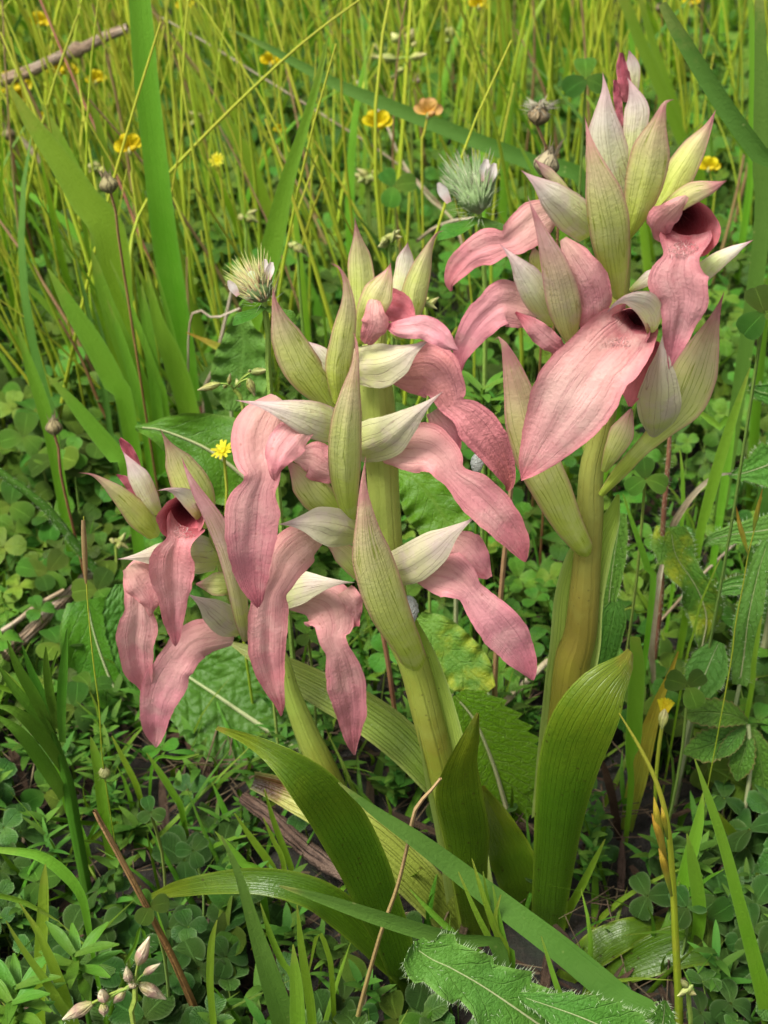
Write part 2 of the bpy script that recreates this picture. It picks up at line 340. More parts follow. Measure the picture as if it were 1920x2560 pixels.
M['seed_dry'] = plant_mat('seed_head_dry', [(0, (.06, .05, .035)), (.3, (.20, .16, .08)), (1, (.15, .12, .06))], vein=(7, (.05, .035, .02), .8, .45, 'long'), rough=.65, transl=.05, bump=.0005, rand=.15)
M['seed_striped'] = plant_mat('seed_capsule_striped', [(0, (.10, .08, .05)), (.3, (.26, .21, .13)), (1, (.22, .18, .10))], vein=(9, (.06, .045, .03), .85, .5, 'long'), rough=.6, transl=.1, bump=.0004, rand=.1)
M['seed_fluff'] = plant_mat('seed_fluff', [(0, (0.434, 0.406, 0.322)), (1, (0.294, 0.266, 0.168))], rough=.6, transl=.25, bump=.0001, rand=.15)
M['calyx'] = plant_mat('calyx', [(0, (0.336, 0.272, 0.216)), (.35, (0.128, 0.184, 0.064)), (.75, (0.24, 0.304, 0.136)), (1, (0.44, 0.464, 0.304))], rough=.5, transl=.25, bump=.0001, rand=.25, hue=.02)
M['calyx_brown'] = plant_mat('calyx_brown', [(0, (.42, .38, .16)), (.35, (.22, .22, .07)), (.7, (.34, .26, .14)), (1, (.30, .16, .12))], rough=.5, transl=.25, bump=.0001, rand=.25, hue=.02)
M['petal_white'] = plant_mat('petal_white', [(0, (0.624, 0.528, 0.496)), (.5, (0.64, 0.592, 0.56)), (1, (0.544, 0.32, 0.304))], rough=.45, transl=.35, bump=.0002, rand=.04, hue=.005)
M['foam'] = plant_mat('foam', [(0, (0.496, 0.528, 0.48)), (1, (0.528, 0.56, 0.512))], rough=.25, transl=.3, bump=.0012, rand=.02, fine=1400, spec=.6)
M['vetch'] = plant_mat('vetch', [(0, (0.06, 0.132, 0.0168)), (1, (0.04, 0.104, 0.01232))], mottle=((0.028, 0.08, 0.01008), 90, .5), rough=.6, transl=.25, rand=.3, hue=.02, bump=.0002, spec=.08)  # weed green, lowered so the shade of the undergrowth sits in the colour
M['shoot'] = plant_mat('shoot', [(0, (0.072, 0.168, 0.014)), (.5, (0.064, 0.168, 0.01232)), (1, (0.08, 0.168, 0.0168))], vein=(16, (0.064, 0.168, 0.0168), .5, .5, 'streak'), rough=.48, transl=.3, rand=.12, hue=.015, bump=.0002)
M['dead_leaf'] = plant_mat('dead_leaf', [(0, (.05, .030, .016)), (.5, (.036, .022, .012)), (1, (.026, .016, .009))], mottle=((.08, .05, .026), 60, .5), vein=(7, (.08, .04, .02), .5, .3, 'long'), rough=.7, transl=.1, rand=.3, hue=.02, bump=.0005)


def ground_mat():
    g = NG('soil')
    tc = g.node('ShaderNodeTexCoord').outputs['Object']
    n1 = g.noise(tc, 30, 6, .65)
    n2 = g.noise(tc, 220, 5, .7)
    n3 = g.noise(tc, 9, 3, .5)
    col = g.ramp(n2, [(.25, (.004, .003, .002)), (.5, (.011, .0075, .0045)), (.75, (.034, .023, .013))])
    col = g.mix(g.step(n1, .45, .65), col, (.007, .011, .003))
    col = g.mix(g.step(n3, .5, .75, 0, .5), col, (.016, .012, .007))
    bp = g.node('ShaderNodeBump')
    bp.inputs['Distance'].default_value = .004
    g.set(bp.inputs['Height'], n2)
    p = g.node('ShaderNodeBsdfPrincipled')
    g.set(p.inputs['Base Color'], col)
    p.inputs['Roughness'].default_value = .9
    g.set(p.inputs['Normal'], bp.outputs[0])
    return g.out(p.outputs[0])


M['soil'] = ground_mat()


# ------------------------------------------------------------------ shapes
def catmull(P, n):
    """resample rows of P (k x m) to n+1 rows along a Catmull-Rom curve, even in arc length"""
    P = np.asarray(P, float)
    k = len(P)
    if k == 2:
        t = np.linspace(0, 1, n + 1)[:, None]
        return P[0] * (1 - t) + P[1] * t
    Q = np.vstack([2 * P[0] - P[1], P, 2 * P[-1] - P[-2]])
    out = []
    sub = 12
    for i in range(k - 1):
        a, b, c, d = Q[i:i + 4]
        t = np.linspace(0, 1, sub, endpoint=False)[:, None]
        out.append(.5 * (2 * b + (c - a) * t + (2 * a - 5 * b + 4 * c - d) * t * t + (3 * b - a - 3 * c + d) * t ** 3))
    out.append(P[-1:])
    F = np.vstack(out)
    s = np.concatenate([[0], np.cumsum(np.linalg.norm(np.diff(F[:, :3], axis=0), axis=1))])
    s += np.arange(len(s)) * 1e-9
    q = np.linspace(0, s[-1], n + 1)
    return np.stack([np.interp(q, s, F[:, j]) for j in range(F.shape[1])], 1)


def unit(v):
    return v / max(np.linalg.norm(v), 1e-12)


CAMP = np.array(CAM_LOC)


def frames(P, n0=None, ref=None):
    """tangent, normal, side along a polyline; the normal starts from n0 (or faces the camera's side) and is carried along"""
    n = len(P)
    T = np.gradient(P, axis=0)
    T = np.array([unit(t) for t in T])
    r = n // 2 if ref is None else ref
    N = np.zeros_like(P)
    base = (CAMP - P[r]) if n0 is None else np.asarray(n0, float)
    N[r] = unit(base - T[r] * np.dot(base, T[r]))
    for rng, st in ((range(r + 1, n), -1), (range(r - 1, -1, -1), 1)):
        for i in rng:
            v = N[i + st]
            N[i] = unit(v - T[i] * np.dot(v, T[i]))
    return T, N, np.cross(T, N)


def grid_mesh(name, V, UV, rows, cols, close=False):
    idx = np.arange(rows * cols).reshape(rows, cols)
    a, b, c, d = idx[:-1, :-1], idx[:-1, 1:], idx[1:, 1:], idx[1:, :-1]
    F = np.stack([a, b, c, d], -1).reshape(-1, 4)
    return np_mesh(name, V.reshape(-1, 3), F, UV.reshape(-1, 2))


def np_mesh(name, V, F, UV=None, tint=None):
    """V n x 3, F m x (3|4) int, UV n x 2 per vertex, tint n floats"""
    me = bpy.data.meshes.new(name)
    V = np.asarray(V, np.float32)
    F = np.asarray(F, np.int32)
    k = F.shape[1]
    me.vertices.add(len(V))
    me.vertices.foreach_set('co', V.ravel())
    me.loops.add(F.size)
    me.loops.foreach_set('vertex_index', F.ravel())
    me.polygons.add(len(F))
    me.polygons.foreach_set('loop_start', np.arange(0, F.size, k, dtype=np.int32))
    me.polygons.foreach_set('use_smooth', np.ones(len(F), dtype=bool))
    me.update(calc_edges=True)
    if UV is not None:
        l = me.uv_layers.new(name='UVMap')
        l.data.foreach_set('uv', np.asarray(UV, np.float32)[F.ravel()].ravel())
    if tint is not None:
        a = me.attributes.new('tint', 'FLOAT', 'POINT')
        a.data.foreach_set('value', np.asarray(tint, np.float32))
    return me


def fnoise(x, y, z):
    return mnoise.noise(Vector((x, y, z)))


def ribbon_arrays(P, W, curl=0.0, roll=0.0, nseg=24, ncr=8, n0=None, ref=None, crinkle=0.0, crf=90.0, ruffle=0.0, rfn=5.0,
                  edge=0.0, edgef=14.0, edge_mode='noise', groove=0.0, seed=0.0, keep=True, relief=None, keel=0.0, notch=None, sharp=0.0, fold=0.0):
    """a blade: spine P (k x 3), half widths W (k x 1 or k x 2), curl = angle from midline to edge (radians; + towards the normal)"""
    k = len(P)
    W = np.asarray(W, float)
    W = W.reshape(k, -1)
    if W.shape[1] == 1:
        W = np.repeat(W, 2, 1)
    cu = np.full(k, curl) if np.isscalar(curl) else np.interp(np.linspace(0, 1, k), np.linspace(0, 1, len(curl)), curl)
    ro = np.full(k, roll) if np.isscalar(roll) else np.interp(np.linspace(0, 1, k), np.linspace(0, 1, len(roll)), roll)
    A = catmull(np.hstack([np.asarray(P, float), W, cu[:, None], np.radians(ro)[:, None]]), nseg)
    S = A[:, :3]
    T, N, B = frames(S, n0, None if ref is None else int(round(ref * nseg)))
    c, s = np.cos(A[:, 6])[:, None], np.sin(A[:, 6])[:, None]
    N, B = N * c + B * s, B * c - N * s
    q = np.linspace(-1, 1, ncr + 1)
    V = np.zeros((nseg + 1, ncr + 1, 3))
    UV = np.zeros((nseg + 1, ncr + 1, 2))
    L = np.sum(np.linalg.norm(np.diff(S, axis=0), axis=1))
    for i in range(nseg + 1):
        v = i / nseg
        a = A[i, 5]
        if abs(a) < .02:
            a = .02
        wl, wr = max(A[i, 3], 1e-5), max(A[i, 4], 1e-5)
        if keep:                                   # keep the seen width when the blade curls
            f = a / math.sin(a) if abs(a) < 1.45 else abs(a)
            wl, wr = wl * abs(f), wr * abs(f)
        if sharp and v < sharp:
            q_ = (v / sharp) ** .6 + .02 * (1 - v / sharp)
            wl, wr = wl * q_, wr * q_
        if notch:
            v0, dep, sg = notch
            e_ = dep * math.exp(-((v - v0) / (sg if v < v0 else sg * 2.2)) ** 2)
            wl, wr = wl * (1 - e_), wr * (1 - e_)
        if edge:
            if edge_mode == 'noise':
                wl *= 1 + edge * (fnoise(v * edgef, seed, .3) + .6 * fnoise(v * edgef * 2.7, seed, 4.3))
                wr *= 1 + edge * (fnoise(v * edgef, seed, 9.3) + .6 * fnoise(v * edgef * 2.7, seed, 14.3))
            elif edge_mode == 'tooth':
                z = (v * edgef) % 1.0
                wl *= 1 + edge * (z - .5)
                z = (v * edgef + .4) % 1.0
                wr *= 1 + edge * (z - .5)
            else:
                wl *= 1 + edge * math.sin(v * edgef * 2 * PI + seed)
                wr *= 1 + edge * math.sin(v * edgef * 2 * PI + seed * 2.3 + 1)
        for j, t in enumerate(q):
            w = wl if t < 0 else wr
            x = w * math.sin(a * t) / a
            z = w * (1 - math.cos(a * t)) / a
            if keel:
                z -= keel * w * abs(t)
            if fold:
                z += fold * w * (math.sin(t * 3.6 + seed) + .5 * math.sin(t * 8 + seed * 2 + v * 3)) * math.sin(PI * v)
            if notch:
                z += .28 * w * t * t * math.exp(-((v - v0 + .05) / .06) ** 2)
            if ruffle:
                z += ruffle * abs(t) ** 2 * (math.sin(v * rfn * 2 * PI + seed + (2.1 if t > 0 else 0)) + .7 * fnoise(v * rfn * 2, t, seed))
            if groove:
                z -= groove * w * math.exp(-(t / .22) ** 2) * min(1, 4 * v, 4 * (1 - v))
            p = S[i] + B[i] * x + N[i] * z
            if crinkle:
                g = p * crf
                p = p + N[i] * crinkle * (fnoise(g[0] + seed, g[1], g[2]) + .5 * fnoise(t * 6, v * L * crf * .7, seed))
            if relief:
                p = p + N[i] * relief(t, v, w, L)
            V[i, j] = p
            UV[i, j] = ((t + 1) / 2, v)
    return V, UV


def tube_arrays(P, Rr, nseg=24, ncr=10, ridges=0, ridge=.0, seed=0, bump=0.0):
    P = np.asarray(P, float)
    Rr = np.full(len(P), Rr) if np.isscalar(Rr) else np.asarray(Rr, float)
    A = catmull(np.hstack([P, Rr[:, None]]), nseg)
    S = A[:, :3]
    T, N, B = frames(S)
    V = np.zeros((nseg + 1, ncr + 1, 3))
    UV = np.zeros((nseg + 1, ncr + 1, 2))
    for i in range(nseg + 1):
        for j in range(ncr + 1):
            a = 2 * PI * j / ncr
            r = A[i, 3] * (1 + ridge * math.cos(ridges * a))
            if bump:
                r *= 1 + bump * fnoise(i * .55 + seed, math.cos(a) * 1.5, math.sin(a) * 1.5)
            V[i, j] = S[i] + (N[i] * math.cos(a) + B[i] * math.sin(a)) * r
            UV[i, j] = (j / ncr, i / nseg)
    return V, UV


def obj(name, me, mat, parent=None, origin=None):
    if mat is not None and not me.materials:
        me.materials.append(M[mat])
    o = bpy.data.objects.new(name, me)
    COL.objects.link(o)
    if parent is not None:
        o.parent = parent
    return o


def tag(o, label, cat, group=None, kind=None):
    if label:
        o['label'] = label
    if cat:
        o['category'] = cat
    if group:
        o['group'] = group
    if kind:
        o['kind'] = kind
    return o


def thing(name, label, cat, loc, group=None):
    o = bpy.data.objects.new(name, None)
    COL.objects.link(o)
    o.location = loc
    o.empty_display_size = .005
    return tag(o, label, cat, group)


def origin_of(parent):
    o = np.zeros(3)
    while parent is not None:
        o += np.array(parent.location)
        parent = parent.parent
    return o


def add_grid(name, VU, mat, parent=None, thick=0.0):
    """V in world coordinates; the mesh is stored about its thing's base (or its own lowest point when top-level)"""
    V, UV = VU
    r, c = V.shape[:2]
    if parent is not None:
        me = grid_mesh(name, V - origin_of(parent), UV, r, c)
        o = obj(name, me, mat, parent)
    else:
        f = V.reshape(-1, 3)
        base = f[np.argmin(f[:, 2])]
        me = grid_mesh(name, V - base, UV, r, c)
        o = obj(name, me, mat)
        o.location = base
    if thick:
        m = o.modifiers.new('thickness', 'SOLIDIFY')
        m.thickness = thick
        m.offset = 0
    return o


def spine(crop, rows, Y0, d, to_ground=False):
    """rows (x, y, half width [, d]) in picture units of a crop -> points at depth Y0 - d (d in cm), half widths in metres"""
    n = len(rows)
    if np.isscalar(d):
        d = [d]
    dd = np.interp(np.linspace(0, 1, n), np.linspace(0, 1, len(d)), d)
    if len(d) == 3:
        t = np.linspace(0, 1, n)
        dd = d[0] * (1 - t) * (1 - 2 * t) + d[1] * 4 * t * (1 - t) + d[2] * t * (2 * t - 1)
    P, W = [], []
    for r, dv in zip(rows, dd):
        cr = crop
        if isinstance(r[0], str):
            cr, r = r[0], r[1:]
        if len(r) > 3:
            dv = r[3]
        p, s = pt(cr, r[0], r[1], Y0 - dv * .01)
        P.append(np.array(p))
        W.append(r[2] * s)
    if to_ground and P[-1][2] > .002:
        b = P[-1]
        dr = P[-1] - P[-2]
        q = b + dr * min(1.5, b[2] / max(-dr[2], 1e-4)) * .35
        nx = np.array([q[0], q[1], -.004])
        P.append(nx)
        W.append(W[-1] * .8)
    return np.array(P), np.array(W)


# ------------------------------------------------------------------ ground
def build_ground():
    def axis(lo, hi, near, n1, n2):
        a = np.linspace(-near, near, n1)
        b = near * (hi / near) ** np.linspace(0, 1, n2)[1:]
        return np.concatenate([-b[::-1], a, b])
    xs = axis(-60, 60, .6, 70, 22)
    ys = axis(-60, 60, .6, 70, 22) + .3
    V = np.zeros((len(ys), len(xs), 3))
    UV = np.zeros((len(ys), len(xs), 2))
    for i, y in enumerate(ys):
        for j, x in enumerate(xs):
            z = .006 * fnoise(x * 9, y * 9, 1.0) + .004 * fnoise(x * 40, y * 40, 3.0) - .005
            z *= 1 if abs(x) < 2 and abs(y) < 3 else 3
            V[i, j] = (x, y, z)
            UV[i, j] = (x, y)
    me = grid_mesh('ground', V, UV, len(ys), len(xs))
    o = obj('ground', me, 'soil')
    tag(o, 'dark soil with leaf litter under the meadow plants', None, kind='structure')


build_ground()

# ------------------------------------------------------------------ the three orchids
SEED = [0]
HR = random.Random(5)


def blade(parent, name, crop, rows, Y0, d, curl, mat, thick=0.0, **kw):
    P, W = spine(crop, rows, Y0, d, kw.pop('to_ground', False))
    SEED[0] += 1
    kw.setdefault('seed', SEED[0] * 1.7)
    o = add_grid(name, ribbon_arrays(P, W, curl, **kw), mat, parent, thick)
    return o


def bract(pl, crop, rows, d=(.6, 1.0, .3), curl=-.9, mat='bract', **kw):
    kw.setdefault('crinkle', .00022)
    kw.setdefault('crf', 160)
    kw.setdefault('nseg', 36)
    kw.setdefault('ncr', 12)
    kw.setdefault('edge', .025)
    kw.setdefault('edgef', 6)
    if curl < 0:
        curl = curl * .30
        if kw.get('name', 'bract') == 'bract':
            curl = [curl, curl, curl, curl * 1.2, -1.15]
        kw.setdefault('keel', .26)
        kw.setdefault('fold', .045)
        kw.setdefault('roll', [HR.uniform(-14, 14), HR.uniform(-8, 8), 0])
        kw.setdefault('sharp', .34)
    return blade(pl[0], kw.pop('name', 'bract'), crop, rows, pl[1], d, curl, mat, **kw)


def hood(pl, crop, rows, d=(1.1, .9, .3), curl=-1.0, mat='hood', **kw):
    kw.setdefault('name', 'hood')
    return bract(pl, crop, rows, d, curl, mat, **kw)


def lip(pl, crop, rows, d, curl=(.9, .5, .25, .3), mat='lip', parent=None, **kw):
    kw.setdefault('crinkle', .0005)
    kw.setdefault('crf', 150)
    kw.setdefault('edge', .05)
    kw.setdefault('ruffle', .0005)
    kw.setdefault('rfn', 3)
    kw.setdefault('groove', .10)
    kw.setdefault('fold', .05)
    hw = [r[2] for r in rows]
    for i in range(1, len(rows) - 2):                # the waist between the side lobes and the tongue
        if len(rows) > 6 and hw[i] < hw[i - 1] and hw[i] <= hw[i + 1] and 'notch' not in kw:
            c = np.concatenate([[0], np.cumsum([math.hypot(a[0] - b[0], a[1] - b[1]) for a, b in zip(rows, rows[1:])])])
            kw['notch'] = (c[i] / c[-1], .2, .03)
    kw.setdefault('nseg', 64)
    kw.setdefault('ncr', 18)
    kw.setdefault('ref', .6)
    return blade(parent or pl[0], kw.pop('name', 'lip'), crop, rows, pl[1], d, curl, mat, **kw)


def hairs(lip_o, crop, cx, cy, rx, ry, Y0, d, n, length, rng, spread=1.0):
    """short pale hairs in the mouth of a lip"""
    V, F, UV = [], [], []
    for _ in range(n):
        a, r = rng.uniform(0, 2 * PI), math.sqrt(rng.random())
        p, s = pt(crop, cx + math.cos(a) * r * rx, cy + math.sin(a) * r * ry, Y0 - d * .01)
        p = np.array(p)
        dr = unit(CAMP - p) * .7 + np.array([rng.gauss(0, .5) * spread, 0, rng.gauss(.25, .5) * spread])
        l = length * rng.uniform(.5, 1.2)
        sd = unit(np.cross(dr, [.3, 1, .2])) * .00009
        k = len(V)
        V += [p - sd, p + sd, p + unit(dr) * l]
        UV += [(0, 0), (1, 0), (.5, 1)]
        F.append((k, k + 1, k + 2))
    me = np_mesh('throat_hairs', np.array(V) - origin_of(lip_o), F, UV)
    o = obj('throat_hairs', me, 'hair', lip_o)
    o['kind'] = 'stuff'


def funnel(pl, crop, mouth, rx, ry, deep, name='throat', mat='throat', n=16, m=36, seed=0.0):
    """the hollow at the base of a lip: mouth and deep = (x, y, d); a cup whose rim rolls outward"""
    a, s = pt(crop, mouth[0], mouth[1], pl[1] - mouth[2] * .01)
    b, _ = pt(crop, deep[0], deep[1], pl[1] - deep[2] * .01)
    a, b = np.array(a), np.array(b)
    f = unit(CAMP - a)
    r = unit(np.cross([0, 0, 1], f))
    u = np.cross(f, r)
    V = np.zeros((n + 1, m + 1, 3))
    UV = np.zeros((n + 1, m + 1, 2))
    for i in range(n + 1):
        t = i / n
        k = math.sqrt(max(0.0, 1 - t ** 1.7)) * (1 + .06 * math.exp(-t * 14))
        c = a + (b - a) * t - f * .0008 * math.exp(-t * 14)
        for j in range(m + 1):
            w = 2 * PI * j / m
            q = 1 + .07 * fnoise(math.cos(w) * 2.2, math.sin(w) * 2.2, seed) * (1 - t)
            sn = math.sin(w)
            pinch = 1 - .38 * max(0.0, sn) ** 1.5          # narrower under the hood
            back = f * (-.0055 * max(0.0, -sn) ** 1.3 * (1 - t))   # the floor runs out under the tongue
            lobe = f * (.0016 * abs(math.cos(w)) ** 3 * (1 - t) ** 3)
            V[i, j] = c + r * math.cos(w) * rx * s * k * q * pinch + u * sn * ry * s * k * q + back + lobe
            UV[i, j] = (j / m, t)
    return add_grid(name, (V, UV), mat, pl[0])


def stem_tube(pl, crop, rows, d, mat, name='stem', ridge=.015, ridges=5, **kw):
    P, W = spine(crop, rows, pl[1], d)
    return add_grid(name, tube_arrays(P, W, kw.get('nseg', 40), 18, ridges, ridge), mat, pl[0])


def base_of(crop, x, y):
    Y = ground_Y(crop, x, y)
    p, _ = pt(crop, x, y, Y)
    return p


# ---- left orchid (behind the middle one)
YL = .030
bl = base_of('E', 720, 960)
L_ = (thing('tongue_orchid', 'small leaning tongue orchid with five drooping pink lips, shortest of three', 'orchid', bl, 'pink tongue orchids'), YL)
stem_tube(L_, 'C', [(700, 420, 20), (740, 600, 30), (800, 800, 36), (880, 1000, 38), (1000, 1120, 38), (1085, 1230, 38), (1130, 1400, 48), (1215, 1620, 62), (1300, 1800, 70), ('E', 520, 640, 46), ('E', 620, 800, 46), ('E', 720, 980, 40, 0.0)], (-.5, -.2, -.2, 0, 0), 'stem')
bract(L_, 'C', [(456, 45, 4), (500, 130, 30), (560, 240, 75), (620, 350, 100), (665, 450, 95), (705, 560, 55)], (-.2, -.3, -.3), -.8)
bract(L_, 'C', [(262, 160, 8), (305, 230, 36), (355, 320, 56), (405, 420, 50), (450, 490, 25)], (.0, .2, .0), -1.0, 'bract_pale', name='bud')
lip(L_, 'C', [(248, 98, 8), (280, 140, 26), (318, 210, 30), (350, 290, 20)], -.25, -.9, 'lip_dark', name='bud_tip', nseg=12, ncr=8, edge=.02)
lip(L_, 'C', [(232, 284, 5), (280, 315, 22), (330, 370, 30), (390, 440, 24)], -.35, -.6, 'lip_dark', name='bud_tip', nseg=12, ncr=8, edge=.02)
bract(L_, 'C', [(35, 272, 4), (110, 287, 14), (200, 350, 33), (285, 430, 54), (370, 520, 70), (445, 605, 45)], (.8, .6, .1), -.8)
hood(L_, 'C', [(440, 367, 4), (500, 362, 16), (570, 385, 34), (630, 430, 48), (680, 500, 40)], (1.6, 1.3, .3), -1.1, 'bract_pale')
lp = lip(L_, 'C', [(575, 545, 95, .75), (562, 585, 105, 1.1), (548, 632, 84, 1.4), (520, 715, 118, 1.6), (518, 820, 110, 1.65), (525, 920, 78, 1.6), (525, 1040, 52, 1.5), (535, 1130, 26, 1.45), (540, 1168, 4, 1.4)],
         0, (.9, .8, .5, .3, .3, .5, .9), 'lip')
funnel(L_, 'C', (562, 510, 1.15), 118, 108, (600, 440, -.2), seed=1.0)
hairs(lp, 'C', 572, 590, 60, 40, YL, 1.25, 130, .0016, HR)
bract(L_, 'C', [(568, 188, 4), (592, 260, 24), (650, 380, 46), (722, 500, 56), (782, 620, 58), (830, 760, 55), (862, 900, 50), (890, 1060, 38), (905, 1150, 18)], (1.0, 1.5, .3), -.85, 'bract_dark', roll=(0, 10, -10))
hood(L_, 'C', [(233, 722, 4), (330, 712, 28), (430, 705, 56), (560, 700, 84), (680, 695, 104), (765, 700, 80)], (1.2, .9, -.2), -1.0)
lip(L_, 'C', [(560, 770, 50, .2), (460, 780, 90, .5), (380, 830, 110, .7), (352, 930, 80, .95), (342, 1050, 106, 1.15), (330, 1170, 92, 1.15), (345, 1290, 72, 1.1), (380, 1390, 34, 1.0), (398, 1448, 4, 1.0)], 0, (-.9, -.7, -.4, .35, .5, .7), 'lip_side', edge=.06)
lip(L_, 'C', [(300, 755, 45), (355, 830, 95), (410, 930, 65), (410, 1018, 8)], (1.1, 1.3, 1.3), -.5, 'lip_side', name='lip_lobe', nseg=24, ncr=12)
hood(L_, 'C', [(598, 900, 6), (680, 950, 42), (760, 1010, 72), (830, 1060, 84), (900, 1090, 60)], (1.2, 1.0, .2), -1.0)
lip(L_, 'C', [(840, 1130, 50, .4), (730, 1130, 100, .7), (630, 1160, 105, .9), (555, 1240, 100, 1.05), (505, 1320, 128, 1.15), (450, 1440, 98, 1.15), (432, 1550, 74, 1.1), (428, 1640, 42, 1.0), (432, 1696, 6, .95)], 0, (-.8, -.7, -.4, .3, .45, .7), 'lip_side', edge=.06)
hood(L_, 'C', [(1470, 843, 4), (1380, 842, 22), (1280, 850, 48), (1180, 865, 84), (1080, 890, 95), (990, 930, 60)], (.6, .7, .0), -1.0)
lip(L_, 'C', [(1120, 930, 60, .1), (1220, 930, 100, .3), (1320, 975, 150, .5), (1355, 1060, 118, .7), (1350, 1130, 72, .9), (1390, 1230, 90, 1.0), (1420, 1360, 102, 1.0), (1445, 1500, 80, .95), (1450, 1620, 48, .9), (1464, 1736, 4, .9)], 0, (-.9, -.8, -.6, .2, .4, .6), 'lip_side', edge=.06)
lip(L_, 'C', [(1400, 890, 60), (1450, 960, 60), (1470, 1070, 20)], (.2, .3, .4), -.4, 'lip_side', name='lip_lobe', nseg=20, ncr=10)
bract(L_, 'C', [(640, 850, 26), (720, 850, 58), (810, 850, 60), (870, 870, 40)], (0, .3, 0), -1.2, 'bract', name='ovary')

# ---- middle orchid
YM = .0
bm = base_of('E', 955, 1060)
M_ = (thing('tongue_orchid', 'middle tongue orchid with many pale pointed bracts and hanging pink lips', 'orchid', bm, 'pink tongue orchids'), YM)
stem_tube(M_, 'A', [(820, 560, 45), (800, 700, 60), (815, 900, 78), (835, 1150, 76), (850, 1420, 72), ('F', 850, 1320, 34), ('F', 893, 1430, 33), ('F', 922, 1540, 33), ('F', 950, 1650, 33), ('F', 980, 1780, 33), ('F', 1005, 1900, 33), ('E', 955, 1075, 46, .0)], (-.6, -.4, -.2, 0, 0, 0), 'stem', nseg=54)
bract(M_, 'F', [(890, 1330, 6), (918, 1420, 28), (940, 1530, 44), (962, 1640, 50), (990, 1780, 52), (1012, 1920, 52)], (-.2, -.1, 0), 1.1, 'sheath', name='sheath')
bract(M_, 'A', [(712, 72, 4), (722, 150, 22), (740, 290, 56), (748, 440, 64), (745, 600, 50)], (-.8, -.7, -.4), -.9)
bract(M_, 'A', [(1127, 140, 4), (1085, 162, 14), (1040, 260, 34), (995, 400, 58), (965, 520, 55), (900, 640, 30)], (-.2, -.3, -.3), -.9)
bract(M_, 'A', [(958, 190, 6), (948, 260, 38), (930, 360, 40), (900, 470, 34)], (-.8, -.8, -.5), -1.0, 'bract_pale', name='bud')
hood(M_, 'A', [(880, 286, 5), (862, 345, 46), (815, 440, 72), (765, 550, 60), (735, 665, 25)], (.2, .6, .2), -.9, 'bract')
lip(M_, 'A', [(800, 470, 50), (870, 480, 72), (930, 510, 68), (985, 570, 12)], (-.1, .2, .5), .5, 'lip_dark', name='lip_lobe', nseg=24, ncr=12)
lip(M_, 'A', [(800, 440, 18), (800, 520, 50), (800, 590, 62), (760, 660, 32)], (.5, .9, .6), -.6, 'lip_side', name='lip_lobe', nseg=24, ncr=12)
lip(M_, 'A', [(858, 575, 10), (920, 592, 42), (1020, 585, 56), (1100, 620, 52), (1150, 665, 32), (1190, 690, 5)], (.7, 1.1, 1.2), -.7, 'lip', nseg=30, ncr=12)
hood(M_, 'A', [(1064, 643, 5), (980, 688, 40), (900, 738, 76), (820, 765, 102), (745, 772, 98), (680, 775, 80)], (.9, .9, .2), -1.0)
lip(M_, 'A', [(860, 790, 50, .1), (960, 790, 110, .3), (1060, 785, 130, .45), (1130, 860, 95, .6), (1165, 945, 66, .7), (1240, 1000, 92, .8), (1330, 1110, 88, .8), (1395, 1220, 58, .75), (1422, 1300, 26, .7), (1416, 1342, 4, .7)], 0, (-.8, -.6, -.3, .3, .5, .9), 'lip_withered', edge=.06)
bract(M_, 'A', [(705, 604, 4), (722, 665, 16), (714, 770, 32), (692, 900, 56), (672, 1050, 72), (665, 1200, 78), (668, 1350, 64), (690, 1510, 25)], (.9, 1.6, .4), -.95)
bract(M_, 'A', [(600, 292, 5), (640, 312, 12), (672, 385, 25), (680, 500, 40), (655, 650, 58), (632, 800, 60), (640, 950, 40)], (.6, .8, .2), -.9)
bract(M_, 'A', [(335, 390, 4), (345, 470, 26), (385, 600, 62), (450, 740, 88), (530, 860, 80), (610, 970, 30)], (.3, .5, .1), -.8)
hood(M_, 'A', [(478, 642, 5), (540, 695, 34), (610, 770, 38), (660, 850, 30)], (.0, .1, .0), -.9, 'bract_pale')
hood(M_, 'A', [(160, 922, 4), (280, 942, 24), (400, 972, 52), (520, 1010, 84), (610, 1040, 84), (690, 1060, 60)], (1.6, 1.5, .3), -.95, 'bract_pale')
lip(M_, 'C', [(1080, -110, 60, .3), (1010, -30, 120, .8), (965, 80, 145, 1.2), (965, 190, 128, 1.5), (985, 290, 96, 1.7), (945, 420, 140, 1.85), (930, 560, 140, 1.9), (925, 700, 110, 1.9), (935, 830, 80, 1.8), (960, 930, 34, 1.75), (967, 972, 5, 1.7)], 0, (-.9, -.8, -.5, .25, .35, .5), 'lip_side', edge=.06)
lip(M_, 'C', [(1230, 30, 45), (1150, 80, 95), (1080, 170, 85), (1055, 250, 42), (1052, 315, 8)], (1.2, 1.9, 2.0), -.5, 'lip_side', name='lip_lobe', nseg=24, ncr=12)
hood(M_, 'A', [(355, 1495, 4), (450, 1488, 40), (550, 1492, 78), (640, 1515, 92), (700, 1530, 76), (760, 1545, 40)], (1.3, 1.2, .3), -1.0)
lip(M_, 'C', [(1310, 590, 50, .3), (1220, 640, 110, .7), (1130, 720, 120, .9), (1075, 830, 82, 1.1), (1028, 930, 104, 1.2), (1015, 1070, 102, 1.25), (1015, 1220, 92, 1.2), (1040, 1360, 62, 1.15), (1075, 1470, 30, 1.1), (1087, 1534, 5, 1.05)], 0, (-.8, -.7, -.4, .3, .45, .6), 'lip_side', edge=.06)
bract(M_, 'A', [(390, 1190, 15), (470, 1280, 66), (560, 1390, 78), (650, 1470, 50)], (.1, .4, .1), -1.0, 'bract')
lip(M_, 'A', [(430, 1190, 20), (510, 1190, 80), (580, 1230, 85), (650, 1260, 50)], (.0, .2, .0), -.5, 'lip_side', name='lip_lobe', nseg=20, ncr=10)
